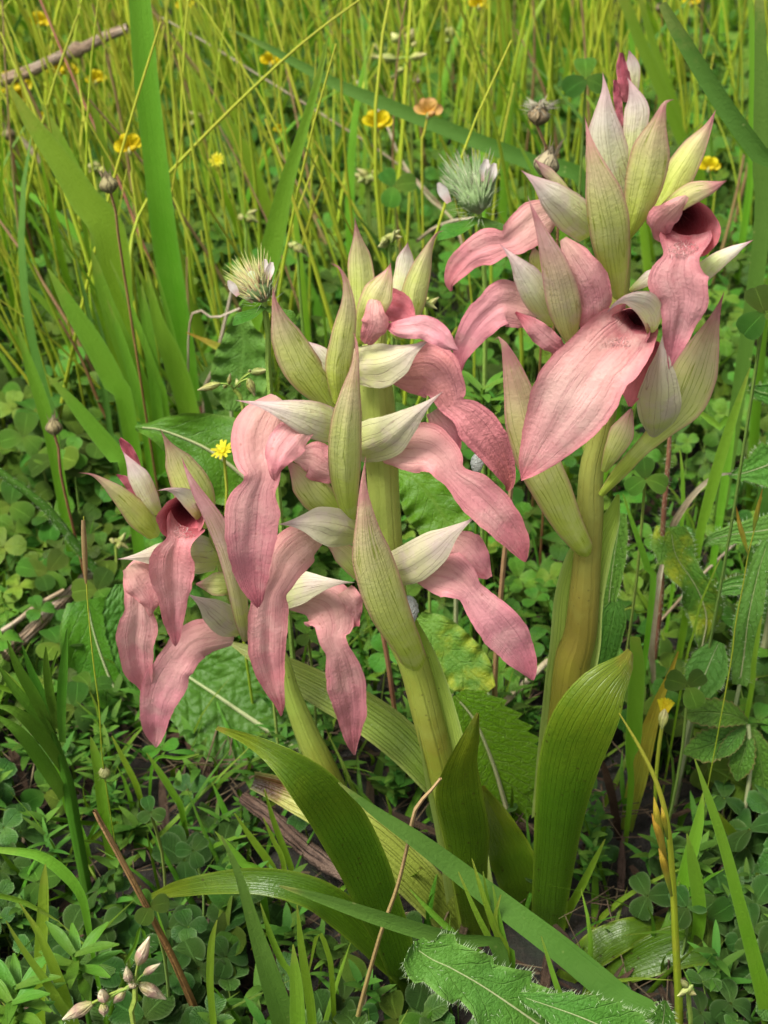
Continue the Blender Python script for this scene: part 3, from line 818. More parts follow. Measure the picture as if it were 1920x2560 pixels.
bract(M_, 'A', [(560, 1560, 35), (640, 1610, 50), (720, 1690, 50), (790, 1780, 30)], (.3, .5, .1), -1.2, 'bract', name='ovary')
bract(M_, 'F', [(790, 985, 3), (785, 1050, 16), (792, 1130, 30), (804, 1200, 42), (828, 1280, 47), (855, 1350, 42), (885, 1408, 32), (903, 1450, 28)], (1.2, 1.7, .4), -.95)
hood(M_, 'A', [(1124, 879, 4), (1030, 955, 32), (930, 1040, 66), (840, 1110, 104), (750, 1140, 104), (690, 1155, 85)], (1.2, 1.1, .2), -1.0)
lip(M_, 'A', [(1070, 975, 30), (1140, 1070, 72), (1180, 1160, 25)], (.3, .4, .5), -.4, 'lip_side', name='lip_lobe', nseg=20, ncr=10)
lip(M_, 'A', [(830, 1150, 60, .2), (930, 1140, 105, .6), (1030, 1140, 118, .85), (1110, 1185, 96, 1.0), (1165, 1265, 76, 1.15), (1260, 1345, 96, 1.25), (1360, 1440, 92, 1.3), (1445, 1550, 66, 1.25), (1490, 1640, 24, 1.2), (1500, 1665, 5, 1.2)], 0, (-.8, -.6, -.2, .3, .35, .7), 'lip_side', edge=.06)
hood(M_, 'F', [(1031, 1114, 2), (980, 1148, 20), (930, 1188, 38), (880, 1222, 44), (845, 1236, 40), (810, 1246, 28)], (1.3, 1.2, .3), -1.0)
lip(M_, 'D', [(140, 1020, 30), (220, 1100, 95), (290, 1180, 60), (330, 1230, 15)], (.4, .6, .7), -.4, 'lip_side', name='lip_lobe', nseg=20, ncr=10)
lip(M_, 'D', [(-60, 1180, 50, .4), (40, 1200, 95, .8), (140, 1215, 118, 1.0), (220, 1275, 82, 1.15), (290, 1360, 84, 1.3), (380, 1460, 104, 1.4), (465, 1570, 84, 1.35), (515, 1660, 40, 1.3), (535, 1716, 5, 1.3)], 0, (-.8, -.6, -.2, .3, .35, .7), 'lip_side', edge=.06)

# ---- right orchid
YR = .012
br = base_of('E', 1205, 1080)
R_ = (thing('tongue_orchid', 'tallest tongue orchid with a thick yellowish brown stem and wide pale pink lip', 'orchid', br, 'pink tongue orchids'), YR)
stem_tube(R_, 'B', [(960, 700, 40), (955, 1000, 52), (930, 1400, 56), (880, 1800, 54), ('D', 820, 700, 58), ('D', 812, 900, 64), ('D', 800, 1100, 66), ('D', 785, 1300, 72), ('D', 765, 1500, 78), ('E', 1290, 60, 62), ('E', 1268, 250, 62), ('E', 1240, 500, 60), ('E', 1220, 800, 56), ('E', 1205, 1090, 52, 0.)], (-.6, -.4, -.2, 0, 0, 0, 0), 'stem_brown', nseg=60)
bract(R_, 'D', [(945, 830, 8), (905, 950, 48), (815, 1090, 104), (762, 1300, 116), (745, 1500, 118), ('E', 1282, 110, 84), ('E', 1262, 300, 84), ('E', 1230, 600, 80)], (-.1, -.3, -.1), .9, 'sheath', name='sheath', nseg=40, ncr=18)
bract(R_, 'B', [(995, 48, 14), (1010, 110, 34), (1012, 200, 34), (1000, 300, 30)], (-.4, -.4, -.4), -.9, 'bract_pale', name='bud')
lip(R_, 'B', [(960, 58, 8), (962, 130, 26), (975, 200, 32), (985, 290, 22)], (-.1, -.1, -.2), -.9, 'lip_dark', name='bud_tip', nseg=20, ncr=10, edge=.12, crinkle=.0012)
lip(R_, 'B', [(930, 192, 8), (942, 280, 20), (958, 410, 14)], (-.1, -.1, -.1), -.6, 'lip_dark', name='bud_tip', nseg=16, ncr=8)
bract(R_, 'B', [(985, 172, 5), (1012, 235, 34), (1032, 320, 58), (1022, 430, 58), (1005, 540, 40), (990, 640, 25)], (.0, .2, .1), -1.0, 'bract_pale')
bract(R_, 'B', [(870, 150, 4), (882, 240, 32), (880, 350, 62), (885, 470, 88), (900, 600, 108), (935, 750, 100), (965, 880, 55)], (.0, .3, .1), -1.0, 'bract_pale')
bract(R_, 'B', [(1412, 328, 4), (1370, 420, 34), (1305, 520, 58), (1245, 620, 74), (1190, 730, 72), (1120, 850, 40)], (-.3, -.1, .0), -.8)
bract(R_, 'B', [(1212, 284, 5), (1168, 300, 25), (1138, 390, 54), (1108, 500, 82), (1085, 620, 96), (1052, 760, 82), (1015, 890, 42), (990, 955, 14)], (.9, 1.0, .3), -.9)
bract(R_, 'B', [(785, 360, 4), (800, 450, 25), (827, 570, 54), (868, 720, 84), (898, 860, 98), (912, 980, 92), (930, 1110, 70), (948, 1240, 26)], (.9, 1.5, .4), -.9)
bract(R_, 'B', [(542, 566, 5), (600, 620, 24), (670, 690, 24), (720, 760, 20)], (-.2, -.2, -.2), -.8, 'bract_dark')
hood(R_, 'B', [(480, 619, 5), (570, 688, 44), (660, 768, 76), (745, 845, 92), (830, 920, 80)], (.9, .9, .2), -.9, 'bract_pale')
lip(R_, 'B', [(640, 820, 60, .0), (560, 860, 100, .2), (480, 920, 90, .4), (410, 965, 76, .5), (320, 985, 86, .6), (240, 1025, 66, .6), (170, 1095, 54, .6), (140, 1155, 30, .6), (150, 1196, 5, .6)], 0, (-.6, -.3, .1, -.2, .3, .5), 'lip_side', edge=.05)
bract(R_, 'B', [(512, 740, 4), (545, 830, 24), (592, 950, 44), (640, 1080, 66), (672, 1200, 80), (697, 1320, 78), (716, 1420, 44), (730, 1490, 12)], (1.1, 1.5, .6), -.9, 'bract_dark')
bract(R_, 'B', [(376, 968, 4), (450, 1050, 36), (520, 1150, 66), (575, 1250, 72), (640, 1360, 44)], (.9, 1.1, .6), -.8, 'bract_pale')
bract(R_, 'B', [(540, 980, 10), (555, 1050, 34), (575, 1130, 30)], (.3, .3, .3), -.8, 'bract')
lip(R_, 'B', [(560, 1300, 70, .4), (480, 1270, 105, .6), (400, 1255, 112, .8), (330, 1300, 88, .9), (275, 1355, 84, .95), (228, 1425, 62, .95), (195, 1500, 40, .9), (195, 1582, 5, .9)], 0, (-.6, -.4, .1, -.2, .3, .5), 'lip_side', edge=.06)
lip(R_, 'B', [(455, 1298, 6), (540, 1368, 42), (620, 1438, 50), (700, 1500, 24)], (1.0, 1.2, .9), -.7, 'lip', name='lip_lobe', nseg=24, ncr=12)
lip(R_, 'B', [(680, 948, 20), (735, 1040, 68), (800, 1150, 92), (835, 1270, 84), (815, 1390, 50)], (1.0, 1.3, .9), -.7, 'lip_side', name='lip_lobe', nseg=28, ncr=12)
hood(R_, 'B', [(1466, 668, 5), (1395, 700, 44), (1290, 735, 52), (1190, 800, 44), (1100, 880, 28)], (1.6, 1.2, .2), -.8, 'bract')
lp = lip(R_, 'B', [(1270, 930, 110, .7), (1262, 985, 122, 1.05), (1245, 1050, 108, 1.35), (1232, 1130, 142, 1.5), (1255, 1230, 124, 1.55), (1240, 1330, 86, 1.5), (1212, 1450, 50, 1.4), (1192, 1564, 5, 1.35)],
         0, (.9, .7, .4, .3, .3, .5, .8), 'lip')
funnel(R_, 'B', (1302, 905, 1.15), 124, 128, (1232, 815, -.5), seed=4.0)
lip(R_, 'B', [(1272, 742, 10), (1200, 820, 58), (1140, 890, 66), (1150, 965, 24)], (1.3, 1.2, .6), -.7, 'lip_side', name='lip_lobe', nseg=24, ncr=12)
hairs(lp, 'B', 1255, 1000, 75, 34, YR, 1.3, 140, .0018, HR)
bract(R_, 'B', [(1590, 952, 5), (1500, 1002, 26), (1420, 1052, 42), (1340, 1115, 48)], (-.4, -.2, .0), -.9, 'bract_pale', name='hood')
bract(R_, 'B', [(1150, 1080, 25), (1080, 1140, 32), (1000, 1196, 10)], (.5, .6, .4), -.9, 'bract_pale', name='hood')
bract(R_, 'D', [(1452, -140, 4), (1402, 0, 50), (1352, 130, 90), (1300, 260, 110), (1240, 400, 108), (1150, 520, 58), (1050, 620, 38), (950, 730, 34), (858, 838, 16)], (.5, .5, .2), -.85, 'bract')
hood(R_, 'D', [(1165, 30, 6), (1152, 180, 44), (1142, 320, 84), (1132, 430, 106), (1122, 510, 82), (1110, 560, 20)], (1.3, 1.3, .7), -1.0)
lip(R_, 'D', [(1110, 90, 40), (1070, 200, 78), (1020, 310, 66), (1000, 412, 10)], (.9, .7, .8), .3, 'lip_dark', name='lip_lobe', nseg=24, ncr=12)
bract(R_, 'D', [(1010, 420, 40), (965, 530, 60), (912, 640, 44), (872, 725, 14)], (.4, .6, .3), -1.1, 'bract', name='ovary')
bract(R_, 'D', [(345, 100, 8), (385, 88, 26), (430, 200, 68), (472, 350, 88), (510, 500, 96), (570, 680, 104), (640, 830, 94), (710, 980, 74), (780, 1095, 52), (800, 1130, 46)], (1.0, 1.2, .4), -.9, 'bract')
lp = lip(R_, 'D', [(1015, 10, 84, .5), (985, 62, 126, 1.2), (930, 122, 168, 1.6), (840, 215, 178, 1.9), (760, 325, 200, 2.1), (690, 435, 186, 2.1), (610, 565, 132, 2.0), (530, 685, 66, 1.9), (482, 758, 5, 1.85)],
         0, (1.3, 1.0, .5, .3, .2, .2, .4), 'lip_light', edge=.045, groove=.05)
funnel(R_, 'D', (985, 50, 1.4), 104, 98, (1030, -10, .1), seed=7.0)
hairs(lp, 'D', 935, 120, 70, 35, YR, 1.6, 120, .0016, HR)
hood(R_, 'B', [(890, 1300, 10), (935, 1262, 30), (1010, 1245, 52), (1085, 1275, 62), (1120, 1340, 52), (1110, 1420, 20)], (2.0, 1.9, .9), -1.1, 'bract_pale')


# basal leaves: each a part of the orchid it grows from
def leaf(pl, crop, rows, d, curl, mat='leaf', **kw):
    kw.setdefault('crinkle', .0006)
    kw.setdefault('crf', 45)
    kw.setdefault('nseg', 44)
    kw.setdefault('ncr', 12)
    kw.setdefault('ruffle', .0006)
    return blade(pl[0], 'leaf', crop, rows, pl[1], d, curl, mat, **kw)


leaf(M_, 'E', [(58, 303, 4), (170, 345, 26), (290, 415, 52), (400, 510, 84), (480, 620, 92), (560, 770, 86), (620, 920, 76), (672, 1050, 62), (710, 1180, 54), (735, 1310, 46)], [3.5, 4.6, 5.2, 5.2, 4.8, 4.4, 4.0, 3.6, 3.4, 3.3], .45)
leaf(L_, 'E', [(185, 486, 30), (280, 520, 46), (400, 572, 62), (560, 662, 74), (680, 762, 76), (780, 862, 72), (880, 985, 54), (930, 1060, 40)], [1, 1.5, 2.0, 2.6, 3.0, 3.2, 3.2, 3.1], .7, 'leaf_burnt', ref=.5)
leaf(L_, 'E', [(110, 12, 8), (250, 80, 40), (400, 160, 58), (550, 240, 68), (680, 335, 70), (780, 445, 58), (860, 560, 44), (930, 720, 36)], [-3, -2, -1.5, -1, -.5, 0, 0, 0], .75, 'leaf_pale')
leaf(M_, 'E', [(963, 254, 6), (932, 350, 40), (902, 440, 60), (896, 540, 82), (920, 680, 82), (932, 800, 66), (945, 920, 52), (960, 1045, 46)], [2.2, 2.4, 2.4, 2.2, 1.9, 1.6, 1.2, .8], -.55, ruffle=.0015, rfn=1.6)
leaf(R_, 'E', [(1492, 40, 20), (1468, 90, 46), (1392, 180, 92), (1325, 300, 112), (1272, 450, 104), (1240, 620, 86), (1220, 800, 70), (1206, 950, 60), (1200, 1085, 54)], [1.6, 2.0, 2.6, 2.8, 2.6, 2.3, 1.9, 1.5, 1.2], -.45, ruffle=.001, rfn=1.4)
leaf(R_, 'E', [(960, 510, 26), (1030, 650, 66), (1090, 780, 78), (1122, 900, 68), (1145, 1050, 50)], [-.6, .2, .6, .8, .8], .6)
leaf(M_, 'E', [(-200, 895, 5), (-80, 862, 26), (60, 840, 38), (220, 835, 46), (370, 868, 54), (480, 935, 60), (580, 1030, 56), (680, 1130, 48), (760, 1230, 40)], [2.2, 3.0, 3.5, 3.8, 3.9, 3.8, 3.6, 3.4, 3.2], .5, ref=.4)
leaf(R_, 'G', [(900, 1640, 30), (790, 1650, 60), (620, 1690, 86), (450, 1775, 100), (320, 1880, 76), (220, 1990, 50)], [1.5, 2.2, 2.6, 2.8, 3.0, 3.2], -.5, 'leaf')
leaf(R_, 'G', [(1500, 1800, 60), (1380, 1770, 105), (1180, 1745, 125), (980, 1750, 125), (780, 1810, 115), (600, 1900, 80), (480, 1990, 45)], [1.5, 2.2, 2.8, 3.0, 3.1, 3.2, 3.3], .55, 'leaf')


# ------------------------------------------------------------------ grasses and stalks that stand out one by one
def gblade(name, label, crop, rows, Y, mat='grass', group=None, cat='grass', curl=.35, ground=True, **kw):
    kw.setdefault('nseg', 30)
    kw.setdefault('ncr', 4)
    kw.setdefault('crinkle', .0004)
    kw.setdefault('crf', 30)
    ys = Y if not np.isscalar(Y) else [Y, Y]
    P, W = spine(crop, rows, 0.0, [-100 * y for y in ys] if len(ys) != 3 else list(np.interp(np.linspace(0, 1, len(rows)), [0, .5, 1], [-100 * y for y in ys])), ground)
    SEED[0] += 1
    o = add_grid(name, ribbon_arrays(P, W, curl, seed=SEED[0] * 1.3, **kw), mat)
    return tag(o, label, cat, group)


def gstem(name, label, crop, rows, Y, mat='stalk', group=None, cat='grass', ground=True, nseg=30, ncr=6, bump=0.0):
    ys = Y if not np.isscalar(Y) else [Y, Y]
    P, W = spine(crop, rows, 0.0, list(np.interp(np.linspace(0, 1, len(rows)), np.linspace(0, 1, len(ys)), [-100 * y for y in ys])), ground)
    o = add_grid(name, tube_arrays(P, W, nseg, ncr, bump=bump, seed=len(rows)), mat)
    return tag(o, label, cat, group)


def on_ground(crop, rows, lift):
    """depths for rows that lie at height lift above the soil"""
    out = []
    for r in rows:
        cr = crop
        if isinstance(r[0], str):
            cr, r = r[0], r[1:]
        ox, oy, k = CROP[cr]
        d = ray(ox + r[0] * k, oy + r[1] * k)
        out.append(CAM_LOC.y + d.y * (lift - CAM_LOC.z) / d.z)
    return out


CL = ('broad green grass blade in the tall clump behind the shortest orchid', 'tall blades behind the shortest orchid')
gblade('grass_leaf', 'widest upright grass blade, passing the broken end of the pale twig', 'J', [(565, -420, 6), (600, -40, 44), (632, 350, 52), (672, 700, 52), (715, 1060, 55), ('N', 1090, 700, 70), ('N', 1120, 1080, 70)], .26)
for rows, Y in (([('J', 45, 375, 5), ('J', 130, 520, 28), ('J', 250, 680, 45), ('J', 380, 880, 60), ('J', 480, 1040, 64), ('N', 740, 850, 60), ('N', 800, 1080, 50)], .25),
                ([('N', 285, 170, 5), ('N', 420, 400, 42), ('N', 560, 620, 56), ('N', 680, 850, 58), ('N', 750, 1010, 44)], .21),
                ([('N', 545, 60, 5), ('N', 575, 180, 24), ('N', 650, 420, 40), ('N', 760, 700, 54), ('N', 860, 1000, 60), ('N', 900, 1090, 50)], .24),
                ([('N', 870, 180, 5), ('N', 935, 480, 34), ('N', 1030, 720, 56), ('N', 1130, 1080, 52)], .245),
                ([('N', 560, -60, 30), ('N', 640, 120, 70), ('N', 720, 330, 60), ('N', 790, 560, 50), ('N', 850, 900, 40)], .28),
                ([('J', 180, 450, 4), ('J', 240, 570, 20), ('J', 330, 760, 30), ('J', 420, 960, 34), ('N', 640, 720, 40)], .30),
                ([('N', 270, 790, 4), ('N', 420, 950, 30), ('N', 560, 1120, 45), ('N', 700, 1290, 50), ('N', 760, 1410, 36)], .155),
                ([('N', 100, 500, 4), ('N', 180, 760, 28), ('N', 260, 1000, 36), ('N', 330, 1300, 34)], .19),
                ([('J', 375, 362, 4), ('J', 420, 520, 13), ('J', 460, 700, 15), ('J', 500, 900, 16)], .34)):
    gblade('grass_leaf', CL[0], 'N', [(*r[:-1], r[-1] * 1.12) for r in rows], Y - .03, group=CL[1])
rq = random.Random(9)
for k in range(12):
    x0, y0 = rq.uniform(560, 1150), rq.uniform(850, 1060)
    ln, dx = rq.uniform(500, 950), rq.uniform(-.42, -.12)
    w = rq.uniform(16, 36)
    gblade('grass_leaf', CL[0], 'N', [(x0 + dx * ln * 1.05, y0 - ln, 3), (x0 + dx * ln * .72, y0 - ln * .72, w * .7), (x0 + dx * ln * .38, y0 - ln * .4, w), (x0 + dx * ln * .1, y0 - ln * .12, w), (x0, y0, w * .9)], rq.uniform(.2, .27), 'grass' if k % 4 else 'grass_blue', group=CL[1]) if k % 4 else \
        gblade('grass_leaf', 'bluish narrow blade in the tall clump behind the shortest orchid', 'N', [(x0 + dx * ln * 1.05, y0 - ln, 3), (x0 + dx * ln * .72, y0 - ln * .72, w * .5), (x0 + dx * ln * .38, y0 - ln * .4, w * .7), (x0, y0, w * .7)], rq.uniform(.2, .27), 'grass_blue', group='bluish blades in the tall clump')
gblade('grass_leaf', 'slender arched grass blade under the long diagonal yellow stalk', 'J', [(760, 190, 4), (900, 420, 14), (990, 550, 26), (1070, 690, 30), (1140, 860, 26), (1185, 1010, 22)], .42, 'grass')
gblade('grass_leaf', 'pale tipped grass blade rising beside the hairy pink clover head', 'J', [(1416, 152, 3), (1385, 300, 13), (1310, 560, 22), (1235, 800, 34), (1195, 980, 44), (1165, 1106, 48), ('N', 1480, 500, 66), ('N', 1440, 760, 72)], .20)
gblade('grass_leaf', 'long bluish green blade arching over towards the tallest orchid', 'J', [(985, 122, 3), (1120, 185, 12), (1300, 285, 20), (1500, 385, 25), ('L', 200, 370, 25), ('L', 400, 450, 27), ('L', 600, 530, 29), ('L', 790, 605, 30), ('L', 1000, 720, 28)], .36, 'grass_blue')
gblade('grass_leaf', 'wide bluish blade slanting past the top of the tallest orchid', 'L', [(1268, 12, 16), (1320, 110, 26), (1400, 240, 31), (1510, 410, 34), (1659, 610, 36), (1800, 770, 36)], .13, 'grass_blue')
FB = ('flat green grass blade standing in the meadow behind the tallest orchid', 'blades behind the tallest orchid')
for rows, Y in (([(1110, -40, 18), (1185, 150, 22), (1262, 330, 22), (1342, 520, 22), (1410, 680, 20)], .45), ([(600, -30, 14), (720, 120, 19), (815, 215, 17), (900, 320, 12)], .75),
                ([(1625, -60, 14), (1635, 300, 26), (1632, 600, 30), (1625, 950, 30)], .19), ([(1590, -60, 8), (1602, 200, 12), (1600, 500, 15), (1590, 700, 14)], .4),
                ([(1180, -30, 10), (1230, 150, 14), (1320, 400, 16), (1400, 600, 14)], .5), ([(1060, 140, 4), (1000, 190, 10), (930, 250, 14), (870, 330, 14)], .85)):
    if Y == .19:
        gblade('grass_leaf', 'tall wide bluish blade standing upright beyond the tallest orchid', 'L', rows, Y, 'grass_blue')
    else:
        gblade('grass_leaf', FB[0], 'L', rows, Y, group=FB[1])
gstem('grass_stalk', 'long yellow stalk slanting across the meadow above the pink clover head', 'J', [(1600, -35, 4), (1300, 192, 6), (980, 490, 7.5), (720, 760, 8), (620, 890, 8), (572, 1020, 9), (562, 1120, 14), ('N', 800, 400, 20), ('N', 850, 760, 16), ('N', 900, 1090, 14)], [.30, .30, .28, .26, .25, .25], 'stalk')
gstem('dry_stalk', 'thin tan stalk crossing under the long yellow stalk', 'J', [(680, 65, 3), (900, 190, 4), (1150, 345, 4.5), (1400, 500, 5), (1659, 665, 5), ('L', 380, 690, 5), ('L', 530, 880, 5)], [.55, .5, .45], 'straw')
gstem('dry_stalk', 'pale straw stalk leaning below the yellow pea flower', 'L', [(118, 280, 6), (230, 430, 5), (300, 590, 5), (400, 730, 5), (520, 880, 5)], [.6, .5, .4], 'straw')
gstem('grass_stalk', 'reddish stem leaning through the clump of broad blades', 'J', [(170, -10, 5), (330, 370, 6), (500, 750, 7), (620, 1060, 7), ('N', 1050, 520, 9), ('N', 1190, 1000, 9)], [.36, .30, .26], 'stalk_red')
gstem('grass_stalk', 'brown stem leaning at the foot of the broad blades', 'N', [(350, 470, 8), (480, 700, 10), (580, 950, 11), (660, 1140, 11)], .24, 'stalk_brown')
gblade('grass_leaf', 'orange dry leaf tip pointing at the broad blade with a pale streak', 'N', [(1105, 548, 3), (1180, 580, 10), (1280, 625, 22), (1380, 665, 26)], [.2, .2], 'grass_yellow', cat='leaf', ground=False)
gstem('dry_stalk', 'pale straight dry stalk beside the orange leaf tip', 'N', [(1380, 270, 11), (1320, 540, 12), (1260, 780, 13), (1210, 940, 13)], [.24, .24], 'straw')
gstem('dry_stalk', 'thin pale stalk lying level behind the broad blades', 'N', [(1420, 405, 6), (1280, 465, 7), (1120, 530, 7)], [.22, .22], 'straw')

gblade('dry_leaf', 'short bleached straw hanging from the weathered seed capsule', 'J', [(85, 588, 6), (110, 620, 12), (145, 660, 13), (175, 700, 12)], [.4, .4], 'straw', cat='leaf', ground=False, curl=.9)
# twigs
rows = [(-120, 395, 28), (-20, 358, 28), (120, 312, 26), (210, 268, 24), (305, 228, 25), (335, 215, 36), (365, 205, 24), (470, 152, 22), (553, 122, 21)]
gstem('twig', 'smooth brown twig with one knot, broken end beside the widest blade', 'J', rows, [.46, .46, .46], 'twig', cat='twig', ground=False, nseg=60, ncr=12, bump=.10)
rows = [(-80, 800, 36), (0, 728, 36), (180, 560, 35), (300, 445, 34), (380, 370, 33), (540, 205, 30), (640, 120, 28), (740, 30, 24)]
gstem('twig', 'thick grey brown twig lying under the shortest orchid', 'K', rows, on_ground('K', rows, .022), 'twig', cat='twig', ground=False, nseg=60, ncr=12, bump=.12)
rows = [(-60, 620, 14), (80, 530, 14), (200, 440, 13), (330, 365, 12)]
gstem('twig', 'thin straw coloured stick lying along the thick grey twig', 'K', rows, on_ground('K', rows, .03), 'straw', cat='twig', ground=False, nseg=30, ncr=8, bump=.1)
rows = [(150, 545, 22), (240, 610, 30), (330, 690, 32), (430, 770, 28), (520, 830, 20)]
gstem('twig', 'dark rotting stick on the soil under the scorched leaf', 'E', rows, on_ground('E', rows, .018), 'twig_dark', cat='twig', ground=False, nseg=40, ncr=12, bump=.2)
rows = [(1140, 1742, 26), (1210, 1775, 34), (1320, 1830, 33), (1440, 1890, 34), (1560, 1950, 34)]
gstem('twig', 'dark broken stick lying among bristly leaves', 'H', rows, on_ground('H', rows, .03), 'twig_dark', cat='twig', ground=False, nseg=40, ncr=12, bump=.15)
rows = [(1060, 2180 - 900, 4), (900, 2300 - 900, 5), (700, 2460 - 900, 6)]
for nm, rows, lift, m in (('pale dry straw lying on the soil behind the tallest orchid stem', [('E', 1215, 60, 11), ('E', 1080, 190, 12), ('E', 1000, 260, 10)], .025, 'straw'),
                          ('grey straw crossing behind the bristly leaf with yellow patches', [('H', 1230, 1250, 10), ('H', 980, 1490, 10), ('H', 690, 1810, 10)], .04, 'straw'),
                          ('thin dry straw bent over the broad leaf behind the shortest orchid', [('A', 1300, 85, 9), ('A', 1180, 95, 9), ('A', 1080, 130, 8), ('A', 1000, 190, 8)], .10, 'straw')):
    gstem('dry_stalk', nm, 'S', rows, on_ground('S', rows, lift), m, ground=False, nseg=24, ncr=8, bump=.08)

# foreground
gstem('brown_stalk', 'thick straight brown stalk leaning over the clover', 'I', [(490, 262, 12), (520, 320, 15), (620, 500, 16), (780, 800, 18), (920, 1080, 20), (1040, 1369, 22)], -.045, 'stalk_brown', cat='stalk', nseg=40, ncr=10, bump=.06)
o = gstem('dry_stalk', 'thin tan stalk rising in front of the orchid leaves', 'E', [(832, 478, 5), (790, 530, 6), (745, 585, 8), (715, 720, 7), (680, 860, 8), (620, 1030, 8), (540, 1327, 9)], -.052, 'stalk_tan', cat='stalk')
gblade('grass_leaf', 'bluish blade speckled white, standing beside the thin tan stalk', 'E', [(74, 678, 3), (130, 800, 13), (190, 1000, 25), (240, 1160, 36), (295, 1345, 42)], -.062, 'grass_blue')
gblade('grass_leaf', 'long bluish blade slanting down across all the orchid leaves', 'E', [(478, 492, 3), (600, 590, 18), (750, 692, 30), (900, 805, 37), (1050, 920, 41), (1250, 1072, 45), (1450, 1240, 48), (1570, 1345, 48)], [-.056, -.055, -.072], 'grass_blue')
gblade('grass_leaf', 'short pale green blade lying over the lowest orchid leaf', 'E', [(273, 850, 3), (400, 885, 22), (600, 950, 36), (800, 1012, 40), (920, 1042, 36), (1040, 1090, 26)], [-.066, -.066], 'grass_blue')
gblade('grass_leaf', 'tall narrow blade with tan tip beside the flowering grass', 'G', [(1008, 688, 4), (1100, 950, 24), (1180, 1200, 31), (1260, 1500, 36), (1340, 1800, 42), (1405, 2050, 48), (1450, 2240, 50)], -.045, 'grass')
gblade('grass_leaf', 'narrow yellowing blade rising from the bristly leaf', 'G', [(122, 1706, 3), (170, 1860, 13), (230, 2040, 18), (325, 2225, 24)], -.085, 'grass')
gblade('grass_leaf', 'upright light green blade behind the tallest orchid leaf', 'G', [(664, -20, 30), (676, 150, 44), (664, 400, 47), (652, 590, 44), (632, 690, 22), (640, 850, 18)], .035, 'grass')
gblade('grass_leaf', 'yellow dying grass leaf behind the tallest orchid leaf', 'G', [(912, 66, 4), (862, 200, 16), (802, 340, 28), (735, 550, 48), (682, 780, 54), (640, 960, 44), (606, 1150, 30), (596, 1260, 24)], .045, 'grass_yellow', curl=.7)
gblade('dead_leaf', 'narrow brown dead leaf at the foot of the yellow leaf', 'G', [(450, 650, 4), (490, 750, 19), (530, 900, 24), (565, 1100, 20), (582, 1190, 14)], .04, 'dead_leaf', cat='leaf')
gblade('grass_leaf', 'short blade at the foot of the tallest orchid', 'G', [(490, 1148, 3), (430, 1270, 16), (350, 1430, 23), (275, 1570, 24)], .0, 'grass')
gblade('grass_leaf', 'wide yellow green blade between the two narrow blades', 'G', [(1056, 880, 4), (1030, 1050, 30), (980, 1250, 40), (930, 1450, 40)], .0, 'grass')
gblade('grass_leaf', 'green blade bent beside the wide yellow green blade', 'G', [(962, 1118, 4), (1000, 1300, 34), (1030, 1500, 40), (1030, 1650, 36), (985, 1860, 30)], -.02, 'grass')
gblade('grass_leaf', 'mottled olive blade leaning out of the toothed leaves', 'G', [(1125, 985, 8), (1220, 1110, 28), (1330, 1250, 36), (1450, 1400, 40)], .02, 'leaf')
gblade('grass_leaf', 'thick arched grass leaf hanging over the low clover', 'I', [(-120, 452, 10), (0, 462, 20), (200, 490, 32), (330, 580, 34), (420, 700, 24), (455, 850, 18), (482, 1010, 12)], -.05, 'grass')
gblade('grass_leaf', 'short arched grass leaf below the thick arched leaf', 'I', [(310, 838, 3), (220, 785, 18), (100, 725, 30), (-40, 700, 26), (-120, 760, 20)], -.055, 'grass')
LB = ('upright green grass blade among the low clover in front of the orchids', 'low blades in front of the orchids')
